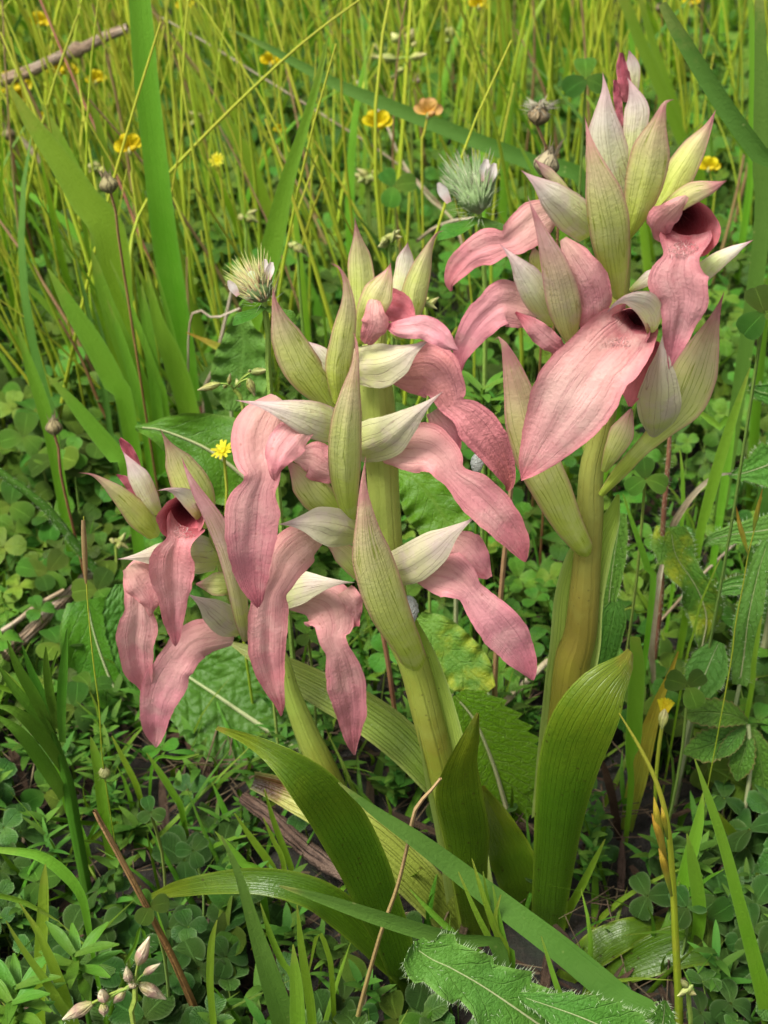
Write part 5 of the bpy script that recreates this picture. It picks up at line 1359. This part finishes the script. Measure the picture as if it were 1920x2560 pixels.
for cr, x, y, Y in (('J', 1060, 950, .28), ('J', 870, 520, .55), ('J', 1590, 770, .42), ('A', 870, 200, .18), ('J', 420, 740, .4), ('L', 170, 680, .42), ('N', 700, 370, .33), ('L', 480, 140, .62), ('J', 1640, 240, .7), ('A', 450, 230, .24), ('K', 600, 120, .15), ('A', 1040, 490, .12), ('G', 970, 2020, -.07)):
    k = {'J': 1, 'L': .85, 'A': 1.1, 'N': 1.2, 'K': 1.2, 'G': 1.3}[cr]
    bud_cluster(BC[0], cr, x, y, 40 * k, Y, [(RS.uniform(-60, 60) * k, RS.uniform(-60, 30) * k, RS.uniform(-22, 22) * k, RS.uniform(-30, 5) * k, RS.uniform(11, 17) * k) for _ in range(6)], 'bud', 0, BC[1])

# flowering grass in front
t, top = label_stalk('flowering_grass', 'flowering grass with yellow green spikelets beside the tallest orchid leaf', 'grass', 'G', [(572, 425), (690, 620), (790, 830), (850, 1060), (878, 1350), (895, 1700), (915, 2230)], -.05, [.0004, .0007, .0010, .0014, .0018, .0021, .0024], 'grass') if False else (None, None)
P, W = spine('G', [(572, 422, 4), (690, 620, 11), (790, 830, 14), (850, 1060, 16), (878, 1350, 18), (895, 1700, 21), (918, 2230, 24)], -.05, 0, True)
t = tag(add_grid('flowering_grass', tube_arrays(P, W, 50, 8), 'stalk'), None, None)
root = thing('flowering_grass', 'flowering grass with yellow green spikelets beside the tallest orchid leaf', 'grass', t.location.copy())
t.name = 'stalk'
t.parent = root
t.location = (0, 0, 0)
for a, b, c, rr in (((772, 905), (800, 1060), (835, 1200), 20), ((760, 1000), (810, 1150), (850, 1330), 22), ((800, 1200), (840, 1330), (875, 1480), 20), ((815, 960), (835, 1060), (850, 1150), 15)):
    P, W = spine('G', [(*a, 3), ((a[0] + b[0]) / 2, (a[1] + b[1]) / 2, rr * .8), (*b, rr), (*c, rr * .4)], -.052, (.2, .4, .1))
    add_grid('spikelet', ribbon_arrays(P, W, -1.2, nseg=16, ncr=8), 'grass_yellow', root)
for nm, path, sp in (('thin hair-like grass with two spikelets by the bristly leaves', [(1395, 950), (1350, 1150), (1300, 1350), (1265, 1560), (1210, 1850), (1160, 2212)], [((1218, 1010), (1240, 1130), (1300, 1345)), ((1400, 890), (1370, 1020), (1335, 1180))]),):
    P, W = spine('H', [(x, y, 5) for x, y in path], .02, 0, True)
    root = thing('flowering_grass', nm, 'grass', Vector(P[-1]))
    add_grid('stalk', tube_arrays(P, W, 40, 6), 'stalk', root)
    for a, b, c in sp:
        Q, w = spine('H', [(*a, 2), (*b, 14), ((b[0] + c[0]) / 2, (b[1] + c[1]) / 2, 17), (*c, 4)], .018, 0)
        add_grid('spikelet', ribbon_arrays(Q, w, -1.2, nseg=16, ncr=8), 'grass_yellow', root)
# thin hanging stalk with a small seed ball in front of the shortest orchid
P, W = spine('C', [(60, 500, 3), (75, 700, 4), (78, 900, 4), (110, 1250, 4), (140, 1480, 4), (150, 1650, 4), (170, 1850, 4)], .01, 0, True)
root = thing('seed_grass', 'hair thin yellow stalk passing a small fuzzy seed ball', 'grass', Vector(P[-1]))
add_grid('stalk', tube_arrays(P, W, 40, 6), 'stalk', root)
p, s = pt('C', 168, 1830, .01)
p = np.array(p)
spindle(root, 'seed_ball', p + np.array([0, 0, .0022]), p - np.array([0, 0, .0022]), .0019, 'bud', (.3, .8, 1, .8, .3))
spikes(root, 'hairs', [(p, p + unit(np.array([RS.gauss(0, 1) for _ in range(3)])) * .0036) for _ in range(60)], 'bud', .0001)
P, W = spine('C', [(58, 520, 9), (62, 620, 14), (68, 750, 13), (72, 850, 5)], .008, 0)
add_grid('spikelet', ribbon_arrays(P, W, -1.2, nseg=16, ncr=8), 'stalk_tan', root)

# froth blobs
for lb, cr, x, y, rx, ry, Y in (('white froth of a spittlebug beside the withered lip', 'A', 1277, 1212, 30, 46, .025), ('white froth of a spittlebug behind the lowest bract of the middle orchid', 'F', 882, 1318, 22, 32, -.004)):
    p, s = pt(cr, x, y, Y)
    p = np.array(p)
    r, u, f = facing(p)
    V, UV = tube_arrays([p + u * ry * s * q for q in (1, .85, .5, 0, -.5, -.85, -1)], [rx * s * math.sqrt(max(.01, 1 - q * q)) for q in (1, .85, .5, 0, .5, .85, 1)], 26, 24, bump=.12)
    tag(add_grid('froth', (V, UV), 'foam'), lb, 'froth')
    for _ in range(1):
        pass


# leafy shoot at the left
P, W = spine('K', [(235, 1000, 10), (270, 1100, 16), (320, 1250, 24), (360, 1400, 32), (385, 1560, 34)], .0, 0, True)
root = thing('leafy_shoot', 'fresh green shoot with long narrow leaves beside the low clover', 'plant', Vector(P[-1]))
add_grid('stem', tube_arrays(P, W, 24, 10), 'shoot', root)
for rows, d in (([(348, 560, 3), (330, 760, 22), (318, 960, 24), (325, 1150, 16)], .5), ([(237, 655, 3), (240, 760, 18), (262, 920, 24), (300, 1080, 18)], .2), ([(38, 625, 3), (90, 760, 22), (180, 920, 30), (270, 1100, 20)], .6),
                ([(115, 650, 3), (160, 780, 18), (220, 920, 24), (280, 1060, 16)], -.2), ([(-20, 740, 4), (80, 880, 24), (200, 1020, 30), (300, 1180, 20)], .4), ([(-40, 960, 4), (80, 990, 24), (200, 1100, 34), (330, 1290, 24)], .8),
                ([(-40, 1000, 4), (100, 1100, 30), (230, 1270, 38), (330, 1430, 28)], 1.2), ([(300, 680, 3), (250, 840, 14), (270, 960, 18), (300, 1060, 12)], .1)):
    Q, w = spine('K', rows, .0, (d, d * .8, 0))
    SEED[0] += 1
    add_grid('leaf', ribbon_arrays(Q, w, .5, nseg=20, ncr=6, crinkle=.0004, seed=SEED[0]), 'shoot', root)


# ------------------------------------------------------------------ clover leaves
def leaflet_template(rows, cols, notch=.07, fold=.18):
    v = np.linspace(0, 1, rows)
    V, UV = [], []
    for i in range(rows):
        t = v[i]
        w = .47 * (math.sin(PI * min(1, .04 + .96 * t ** 1.25 * .86)) ** .62)
        if i == rows - 1:
            w *= .72
        for j in range(cols):
            s = -1 + 2 * j / (cols - 1)
            y = t
            if i == rows - 1:
                y = 1 - notch * (1 - abs(s)) - .05 * abs(s) ** 3
            V.append((w * s, .04 + y, fold * w * abs(s) + .10 * math.sin(PI * t) - .06 * t * t))
            UV.append(((s + 1) / 2, t))
    idx = np.arange(rows * cols).reshape(rows, cols)
    F = np.stack([idx[:-1, :-1], idx[:-1, 1:], idx[1:, 1:], idx[1:, :-1]], -1).reshape(-1, 4)
    return np.array(V), np.array(UV), F


LT = leaflet_template(9, 5)
LTs = leaflet_template(5, 3)
LEAFLET = {m: np_mesh('leaflet', LT[0], LT[2], LT[1]) for m in ('clover', 'clover_blue_shaded')}
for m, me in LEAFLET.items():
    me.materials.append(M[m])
STK = tube_arrays(np.array([[0, 0, 0], [.06, .02, -.35], [.04, -.03, -.7], [0, 0, -1]]), .018, 6, 5)
STALK_ME = grid_mesh('stalk', STK[0], STK[1], 7, 6)
STALK_ME.materials.append(M['clover_stalk'])


def rot_from(n, az):
    n = unit(np.asarray(n, float))
    a = np.array([math.cos(az), math.sin(az), 0])
    x = unit(a - n * np.dot(a, n))
    y = np.cross(n, x)
    return np.stack([x, y, n], 1)


def clover_leaf(pos, n, az, size, mat, label, group, folds=None, rng=RS):
    """thing at the foot of the stalk; three leaflets and a stalk"""
    h = max(pos[2], .004)
    root = thing('clover_leaf', label, 'clover', (pos[0], pos[1], 0), group)
    st = obj('stalk', STALK_ME, None, root)
    st.location = (0, 0, h)
    st.scale = (.03, .03, h + .006)
    Rm = rot_from(n, az)
    for k in range(3):
        a = az + k * 2 * PI / 3 + rng.uniform(-.12, .12)
        q = Matrix.Rotation(k * 2 * PI / 3 + rng.uniform(-.12, .12), 3, 'Z') @ Matrix.Rotation(rng.uniform(-.25, .35), 3, 'X')
        m4 = (Matrix(Rm.tolist()) @ q).to_4x4()
        o = obj('leaflet', LEAFLET[mat], None, root)
        s = size * rng.uniform(.88, 1.1)
        o.matrix_local = Matrix.Translation((0, 0, h)) @ m4 @ Matrix.Diagonal((s * rng.uniform(.9, 1.08), s, s, 1))
    return root


for lb, cr, x, y, Y, sz, mat, az in (('large blue green clover leaf in the dark gap beside the tallest orchid leaf', 'G', 735, 1475, -.005, 170, 'clover_blue_shaded', .6), ('green clover leaf above the closed yellow daisy bud', 'G', 970, 265, .03, 140, 'clover', 1.2),
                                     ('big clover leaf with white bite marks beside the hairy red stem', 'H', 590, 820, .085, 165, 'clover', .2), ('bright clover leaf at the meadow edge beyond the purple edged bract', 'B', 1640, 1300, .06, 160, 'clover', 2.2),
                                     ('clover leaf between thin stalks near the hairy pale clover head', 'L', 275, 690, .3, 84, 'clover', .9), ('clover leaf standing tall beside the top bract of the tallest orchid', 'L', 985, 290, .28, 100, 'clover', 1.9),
                                     ('blue green clover leaf half behind the flowering grass', 'G', 960, 1540, -.02, 130, 'clover_blue_shaded', 2.6), ('clover leaf with chewed edges among the low clover behind the brown stalk', 'I', 780, 270, .0, 95, 'clover_blue_shaded', .3),
                                     ('clover leaf with a hole behind the lowest orchid leaf', 'I', 1000, 470, -.005, 110, 'clover_blue_shaded', 1.6), ('clover leaf beside the tip of the lowest orchid leaf', 'I', 780, 760, -.045, 120, 'clover', .8),
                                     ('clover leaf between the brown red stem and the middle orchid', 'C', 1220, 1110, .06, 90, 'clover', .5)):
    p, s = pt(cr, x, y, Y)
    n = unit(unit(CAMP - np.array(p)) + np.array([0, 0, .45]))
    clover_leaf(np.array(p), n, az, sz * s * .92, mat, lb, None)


# ------------------------------------------------------------------ the meadow: countable plants nearest first, the rest as stuff
rng = np.random.default_rng(11)
RG = random.Random(11)


def project(p):
    d = np.asarray(p) - CAMP
    z = d @ np.array(FWD)
    x = d[..., 0] / z / TAN * 1280 + 960
    y = 1280 - (d @ np.array(UP)) / z / TAN * 1280
    return x, y, z


def field(n, y0, y1, k=1.3, pad=.06):
    """uniform over the ground wedge that the camera looks over, wider by k"""
    out = np.zeros((0, 2))
    while len(out) < n:
        y = rng.uniform(y0, y1, n * 2)
        hw_max = (pad + .30 * (y1 + .35)) * k
        x = rng.uniform(-hw_max, hw_max, n * 2)
        ok = np.abs(x) < (pad + .30 * (y + .35)) * k
        out = np.vstack([out, np.stack([x[ok], y[ok]], 1)])
    return out[:n]


def near_orchids(x, y):
    """bare-ish ground at the foot of the orchids"""
    return (np.abs(x - .03) < .075) & (y > -.05) & (y < .055)


def rots(N, az):
    N = N / np.linalg.norm(N, axis=1, keepdims=True)
    a = np.stack([np.cos(az), np.sin(az), np.zeros_like(az)], 1)
    X = a - N * np.sum(a * N, 1, keepdims=True)
    X /= np.linalg.norm(X, axis=1, keepdims=True)
    return np.stack([X, np.cross(N, X), N], 2)


def clover_field():
    pts = np.vstack([field(4200, -.13, .25, 1.5), field(8500, .25, .8, 1.75), field(6000, .8, 1.9, 1.7)])
    n = len(pts)
    patch = np.array([fnoise(x * 7, y * 7, 2.0) for x, y in pts])
    far = pts[:, 1] > .2
    keep = rng.random(n) < np.clip(.72 + patch * .9, .12, 1)
    nb = near_orchids(pts[:, 0], pts[:, 1])
    keep &= ~(nb & (rng.random(n) < .78))
    # leave the dark gap of soil under the shortest orchid and beside the tallest one
    gap = ((np.abs(pts[:, 0] + .06) < .06) & (pts[:, 1] > .0) & (pts[:, 1] < .13)) | ((np.abs(pts[:, 0] - .085) < .03) & (pts[:, 1] > .0) & (pts[:, 1] < .07))
    keep &= ~(gap & (rng.random(n) < .86))
    pts, patch, far = pts[keep], patch[keep], far[keep]
    n = len(pts)
    z = np.where(far, rng.uniform(.006, .055, n), rng.uniform(.004, .024, n))
    z = np.where((pts[:, 1] > .06) & (pts[:, 1] < .2), rng.uniform(.006, .035, n), z)
    size = rng.uniform(.0048, .0105, n) * np.where(far, 1.1, 1.0) * (1 + .25 * patch)
    tilt = np.stack([rng.normal(0, .38, n), rng.normal(-.28, .38, n), np.ones(n)], 1)
    az = rng.uniform(0, 2 * PI, n)
    pos = np.column_stack([pts, z])
    px, py, pz = project(pos)
    vis = (px > 10) & (px < 1910) & (py > 10) & (py < 2550)
    order = np.argsort(np.where(vis, pz / size, 1e9))
    solo = order[:230]
    for i in solo:
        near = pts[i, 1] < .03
        m = 'clover_blue_shaded' if (near and RG.random() < .8) else 'clover'  # near leaves mostly take the bluish colour that has shade painted in
        lb = (('low dark blue green' if m == 'clover_blue_shaded' else 'low fresh green') + ' clover leaf of three round leaflets by the feet of the orchids' if near else 'clover leaf of three round leaflets in the meadow behind the orchids')
        gr = (('dark' if m == 'clover_blue_shaded' else 'fresh green') + ' clover leaves by the feet of the orchids') if near else 'clover leaves behind the orchids'
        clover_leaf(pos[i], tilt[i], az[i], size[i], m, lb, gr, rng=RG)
    rest = np.ones(n, bool)
    rest[solo] = False
    pos, tilt, az, size = pos[rest], tilt[rest], az[rest], size[rest]
    n = len(pos)
    Rm = rots(tilt, az)
    T, UVt, Ft = LTs
    k = len(T)
    Vs, Fs, Us, Ts = [], [], [], []
    off = 0
    tint = rng.random(n)
    for q in range(3):
        a = q * 2 * PI / 3 + rng.normal(0, .1, n)
        bx = rng.uniform(-.25, .4, n)
        ca, sa, cb, sb = np.cos(a), np.sin(a), np.cos(bx), np.sin(bx)
        X = T[None, :, 0] * np.ones((n, 1))
        Yv = T[None, :, 1] * cb[:, None] - T[None, :, 2] * sb[:, None]
        Z = T[None, :, 1] * sb[:, None] + T[None, :, 2] * cb[:, None]
        L = np.stack([X * ca[:, None] - Yv * sa[:, None], X * sa[:, None] + Yv * ca[:, None], Z], 2) * size[:, None, None]
        Vv = np.einsum('nij,nkj->nki', Rm, L) + pos[:, None, :]
        Vs.append(Vv.reshape(-1, 3))
        Fs.append((Ft[None] + (np.arange(n) * k)[:, None, None]).reshape(-1, 4) + off)
        Us.append(np.tile(UVt, (n, 1)))
        Ts.append(np.repeat(tint, k))
        off += n * k
    V, F, U, Tn = np.vstack(Vs), np.vstack(Fs), np.vstack(Us), np.concatenate(Ts)
    nr = np.tile(pos[:, 1] < .06, 3)  # leaves this close get the clover colour darkened as shade
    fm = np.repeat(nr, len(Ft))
    for nm, m, sel, lb in (('clover_carpet', 'clover', ~fm, 'carpet of small green clover leaves filling the meadow behind the orchids'), ('low_clover', 'clover_blue_shaded', fm, 'low dark clover leaves round the feet of the orchids')):
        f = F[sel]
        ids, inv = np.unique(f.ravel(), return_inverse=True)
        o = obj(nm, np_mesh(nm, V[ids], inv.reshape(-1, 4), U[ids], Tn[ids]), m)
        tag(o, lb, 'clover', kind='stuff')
    # their stalks
    ft = np.column_stack([pos[:, 0] + rng.normal(0, .004, n), pos[:, 1] + rng.normal(0, .004, n), np.full(n, -.004)])
    w = .00035
    cs = [(w, 0, 0), (-w * .5, w * .87, 0), (-w * .5, -w * .87, 0)]
    V = np.stack([pos + np.array(c) for c in cs] + [ft + np.array(c) for c in cs], 1).reshape(-1, 3)
    f = np.array([[0, 1, 4, 3], [1, 2, 5, 4], [2, 0, 3, 5]])
    F = (f[None] + (np.arange(n) * 6)[:, None, None]).reshape(-1, 4)
    U = np.tile(np.array([[0, 0], [.3, 0], [.6, 0], [0, 1], [.3, 1], [.6, 1]]), (n, 1))
    o = obj('clover_stalks', np_mesh('clover_stalks', V, F, U, np.repeat(tint, 6)), 'clover_stalk')
    tag(o, 'thin stalks under the carpet of clover', 'clover', kind='stuff')


clover_field()


def curved(n, base, h, lean, bend, rows):
    """centre lines n x rows x 3 from foot (row last) to tip (row 0)"""
    t = np.linspace(1, 0, rows)
    x = base[:, None, 0] + lean[:, None, 0] * h[:, None] * t + bend[:, None, 0] * h[:, None] * t ** 2.2
    y = base[:, None, 1] + lean[:, None, 1] * h[:, None] * t + bend[:, None, 1] * h[:, None] * t ** 2.2
    z = -.004 + h[:, None] * (t - .25 * np.hypot(bend[:, 0], bend[:, 1])[:, None] * t ** 2.2)
    return np.stack([x, y, z], 2)


def stems_mesh(name, C, r, tint):
    n, rows = C.shape[:2]
    a = np.arange(4) * 2 * PI / 4
    ring = np.stack([np.cos(a), np.sin(a), np.zeros(4)], 1)
    taper = np.linspace(.35, 1, rows)
    V = C[:, :, None, :] + ring[None, None] * (r[:, None] * taper[None])[:, :, None, None]
    idx = np.arange(rows * 4).reshape(rows, 4)
    f = np.stack([idx[:-1], np.roll(idx, -1, 1)[:-1], np.roll(idx, -1, 1)[1:], idx[1:]], -1).reshape(-1, 4)
    F = (f[None] + (np.arange(n) * rows * 4)[:, None, None]).reshape(-1, 4)
    uv = np.stack(np.meshgrid(np.arange(4) / 4, np.linspace(0, 1, rows)), -1).reshape(-1, 2)
    return np_mesh(name, V.reshape(-1, 3), F, np.tile(uv, (n, 1)), np.repeat(tint, rows * 4))


def blades_mesh(name, C, w, face, tint, fold=.35):
    """flat folded blades: centre lines C, half widths w, facing angle"""
    n, rows = C.shape[:2]
    v = np.linspace(0, 1, rows)
    prof = np.clip(np.sin(np.clip(v * 1.15, 0, 1) ** .7 * PI / 2), .05, 1) * np.where(v > .8, 1 - (v - .8) * 1.5, 1)
    sd = np.stack([np.cos(face), np.sin(face), np.zeros(n)], 1)
    nr = np.stack([-np.sin(face), np.cos(face), np.full(n, .25)], 1)
    V = np.zeros((n, rows, 3, 3))
    for j, s in enumerate((-1, 0, 1)):
        V[:, :, j] = C + sd[:, None] * (w[:, None] * prof[None])[:, :, None] * s + nr[:, None] * (w[:, None] * prof[None])[:, :, None] * fold * abs(s)
    idx = np.arange(rows * 3).reshape(rows, 3)
    f = np.stack([idx[:-1, :-1], idx[:-1, 1:], idx[1:, 1:], idx[1:, :-1]], -1).reshape(-1, 4)
    F = (f[None] + (np.arange(n) * rows * 3)[:, None, None]).reshape(-1, 4)
    uv = np.stack(np.meshgrid(np.array([0, .5, 1]), v), -1).reshape(-1, 2)
    return np_mesh(name, V.reshape(-1, 3), F, np.tile(uv, (n, 1)), np.repeat(tint, rows * 3))


def split_solo(C, r, n_solo, make, name, label, group, mats, cat='grass'):
    """the n_solo lines that show largest in view become objects, the rest stay for one mesh"""
    mid = C[:, C.shape[1] // 2]
    px, py, pz = project(mid)
    bx, by, bz = project(C[:, 0])
    vis = (px > 0) & (px < 1920) & (py > 0) & (py < 2560)
    order = np.argsort(np.where(vis, pz, 1e9))[:n_solo]
    for i in order:
        base = C[i, -1].copy()
        me = make(C[i:i + 1] - base, i)
        m = mats[int(RG.random() * len(mats)) % len(mats)]
        o = obj(name, me, m)
        o.location = base
        tag(o, label[m], cat, group[m])
    rest = np.ones(len(C), bool)
    rest[order] = False
    return rest


def grass_stems():
    A = field(4200, .24, 1.0, 1.7)
    B = field(2900, 1.0, 2.3, 1.7)
    pts = np.vstack([A, B])
    x, y = pts.T
    # dense on the side of the shortest orchid, thin low behind the tallest one
    side = np.clip(.5 - x / (.30 * (y + .35)), 0, 1)
    dens = np.where(y < .45, .05 + .95 * side ** 1.2, .45 + .45 * side)
    clump = np.array([fnoise(a * 10, b * 10, 7.0) for a, b in pts])
    keep = rng.random(len(pts)) < dens * np.clip(.75 + clump, .15, 1.2)
    pts = pts[keep]
    n = len(pts)
    x, y = pts.T
    h = rng.uniform(.11, .30, n) * np.clip(.75 + y * .35, .75, 1.15)
    lean = np.stack([rng.normal(-.10, .12, n) + x * .15, rng.normal(0, .12, n)], 1)
    bend = np.stack([rng.normal(-.02, .14, n), rng.normal(0, .1, n)], 1)
    C = curved(n, pts, h, lean, bend, 8)
    r = rng.uniform(.0006, .0016, n)
    tint = rng.random(n)
    rest = split_solo(C, r, 240, lambda c, i: stems_mesh('grass_stalk', c, r[i:i + 1], tint[i:i + 1]), 'grass_stalk', {'stalk': 'thin yellow green grass stem rising out of the clover meadow', 'stalk_tan': 'thin tan dry grass stem rising out of the clover meadow'}, {'stalk': 'thin green grass stems in the meadow', 'stalk_tan': 'thin tan grass stems in the meadow'}, ['stalk'] * 12 + ['stalk_tan'])
    C, r, tint = C[rest], r[rest], tint[rest]
    tan_ = rng.random(len(C)) < .07
    for nm, m, k in (('grass_stems', 'stalk', ~tan_), ('tan_grass_stems', 'stalk_tan', tan_)):
        o = obj(nm, stems_mesh(nm, C[k], r[k], tint[k]), m)
        tag(o, 'mass of thin far ' + ('tan' if 'tan' in nm else 'green') + ' grass stems in the meadow', 'grass', kind='stuff')


grass_stems()


def grass_blades():
    pts = np.vstack([field(1000, .20, .9, 1.7), field(1250, .9, 2.2, 1.7)])
    n = len(pts)
    x, y = pts.T
    keep = (rng.random(n) < np.where(y < .5, .30 + .5 * (x < -.03), .6))
    pts = pts[keep]
    n = len(pts)
    x, y = pts.T
    h = rng.uniform(.05, .20, n)
    lean = np.stack([rng.normal(-.10, .22, n), rng.normal(0, .2, n)], 1)
    bend = np.stack([rng.normal(-.05, .3, n), rng.normal(0, .2, n)], 1)
    C = curved(n, pts, h, lean, bend, 9)
    w = rng.uniform(.0012, .0035, n)
    face = rng.normal(0, .8, n)
    tint = rng.random(n)
    rest = split_solo(C, w, 110, lambda c, i: blades_mesh('grass_leaf', c, w[i:i + 1], face[i:i + 1], tint[i:i + 1]), 'grass_leaf', {'grass': 'flat narrow green grass blade standing in the clover meadow', 'grass_blue': 'flat narrow bluish grass blade standing in the clover meadow'}, {'grass': 'flat green grass blades in the meadow', 'grass_blue': 'flat bluish grass blades in the meadow'}, ['grass', 'grass', 'grass', 'grass_blue', 'grass'])
    o = obj('meadow_grass', blades_mesh('meadow_grass', C[rest], w[rest], face[rest], tint[rest]), 'grass')
    tag(o, 'mass of far green grass blades in the meadow', 'grass', kind='stuff')
    # short fresh grass close to the soil everywhere
    pts = np.vstack([field(1700, -.12, .22, 1.5), field(6000, .22, 1.2, 1.7)])
    keep = ~(near_orchids(*pts.T) & (rng.random(len(pts)) < .45))
    pts = pts[keep]
    n = len(pts)
    h = rng.uniform(.012, .045, n) * np.where(pts[:, 1] > .25, 1.7, 1)
    C = curved(n, pts, h, rng.normal(0, .35, (n, 2)), rng.normal(0, .35, (n, 2)), 6)
    o = obj('short_grass', blades_mesh('short_grass', C, rng.uniform(.0006, .0016, n), rng.uniform(0, PI, n), rng.random(n)), 'grass_low_shaded')
    tag(o, 'short fresh grass growing between the clover leaves', 'grass', kind='stuff')


grass_blades()


def weeds():
    """low feathery and star-leaved weeds between the clover"""
    def sprig(base, h, n, ln, w, rg, up=.35):
        Cs, ws, fs = [], [], []
        ax = unit(np.array([rg.gauss(0, .3), rg.gauss(0, .3), 1]))
        for k in range(n):
            t = .25 + .75 * k / n
            a = k * 2.4 + rg.uniform(-.3, .3)
            p = base + ax * h * t
            d = np.array([math.cos(a), math.sin(a), up + .5 * t])
            q = np.linspace(1, 0, 5)[:, None]
            l = ln * (1.1 - .4 * t)
            Cs.append(p + d * l * q - np.array([0, 0, 1]) * l * .25 * q ** 2)
            ws.append(w)
            fs.append(a + PI / 2)
        return Cs, ws, fs
    Cs, ws, fs = [], [], []
    rg = random.Random(4)
    for x, y in np.vstack([field(480, -.12, .2, 1.5), field(1200, .2, .9, 1.7)]):
        if near_orchids(np.array(x), np.array(y)) and rg.random() < .7:
            continue
        h = rg.uniform(.015, .05) * (1.3 if y > .2 else .8)
        a, b, c = sprig(np.array([x, y, -.003]), h, rg.randrange(8, 16), rg.uniform(.006, .013), rg.uniform(.0008, .0018), rg)
        Cs += a
        ws += b
        fs += c
    n = len(Cs)
    me = blades_mesh('low_weeds', np.array(Cs), np.array(ws), np.array(fs), rng.random(n), .2)
    tag(obj('low_weeds', me, 'vetch'), 'low star leaved weeds filling gaps between the clover', 'weed', kind='stuff')
    solo = [('I', 390, 1010, -.07, .012), ('I', 80, 1180, -.085, .012), ('I', 60, 1260, -.09, .010), ('D', 300, 330, .1, .012), ('D', 350, 380, .1, .011)]
    for cr, x, y, Y, ln in solo:
        p, _ = pt(cr, x, y, Y)
        b = np.array([p.x, p.y, -.003])
        root = thing('star_weed', 'small weed with whorls of narrow fresh green leaves', 'weed', Vector(b), 'star leaved weeds')
        add_grid('stem', tube_arrays([np.array(p), (np.array(p) + b) / 2, b], .0008, 8, 6), 'shoot', root)
        for k in range(11):
            a = k * 2.4
            d = np.array([math.cos(a), math.sin(a), .35])
            q = np.array(p) - np.array([0, 0, .001 * k])
            petal(root, 'leaf', [q + d * ln, q + d * ln * .55 + np.array([0, 0, .001]), q], [.0003, .0016, .0008], 'shoot', .4, n0=(0, 0, 1), nseg=8, ncr=4)


weeds()


def litter():
    pts = np.vstack([field(2600, -.13, .3, 1.2), field(500, .3, 1.0, 1.2)])
    n = len(pts)
    ang = rng.uniform(0, 2 * PI, n)
    ln = rng.uniform(.008, .045, n)
    t = np.linspace(-.5, .5, 5)
    z = rng.uniform(.0, .008, n)
    C = np.stack([pts[:, 0, None] + np.cos(ang)[:, None] * ln[:, None] * t, pts[:, 1, None] + np.sin(ang)[:, None] * ln[:, None] * t,
                  z[:, None] + (rng.normal(0, .12, n) * ln)[:, None] * t - (rng.uniform(-.2, .2, n) * ln)[:, None] * t ** 2], 2)
    k = rng.random(n) < .7
    tag(obj('dry_litter', stems_mesh('dry_litter', C[k], rng.uniform(.0002, .0006, k.sum()), rng.random(k.sum())), 'litter'), 'scattered bits of dry straw on the soil', 'litter', kind='stuff')
    k = ~k
    tag(obj('leaf_litter', blades_mesh('leaf_litter', C[k], rng.uniform(.0006, .0018, k.sum()), ang[k] + PI / 2, rng.random(k.sum()), .3), 'dead_leaf'), 'brown dead leaf scraps on the soil', 'litter', kind='stuff')


litter()
bpy.context.view_layer.update()
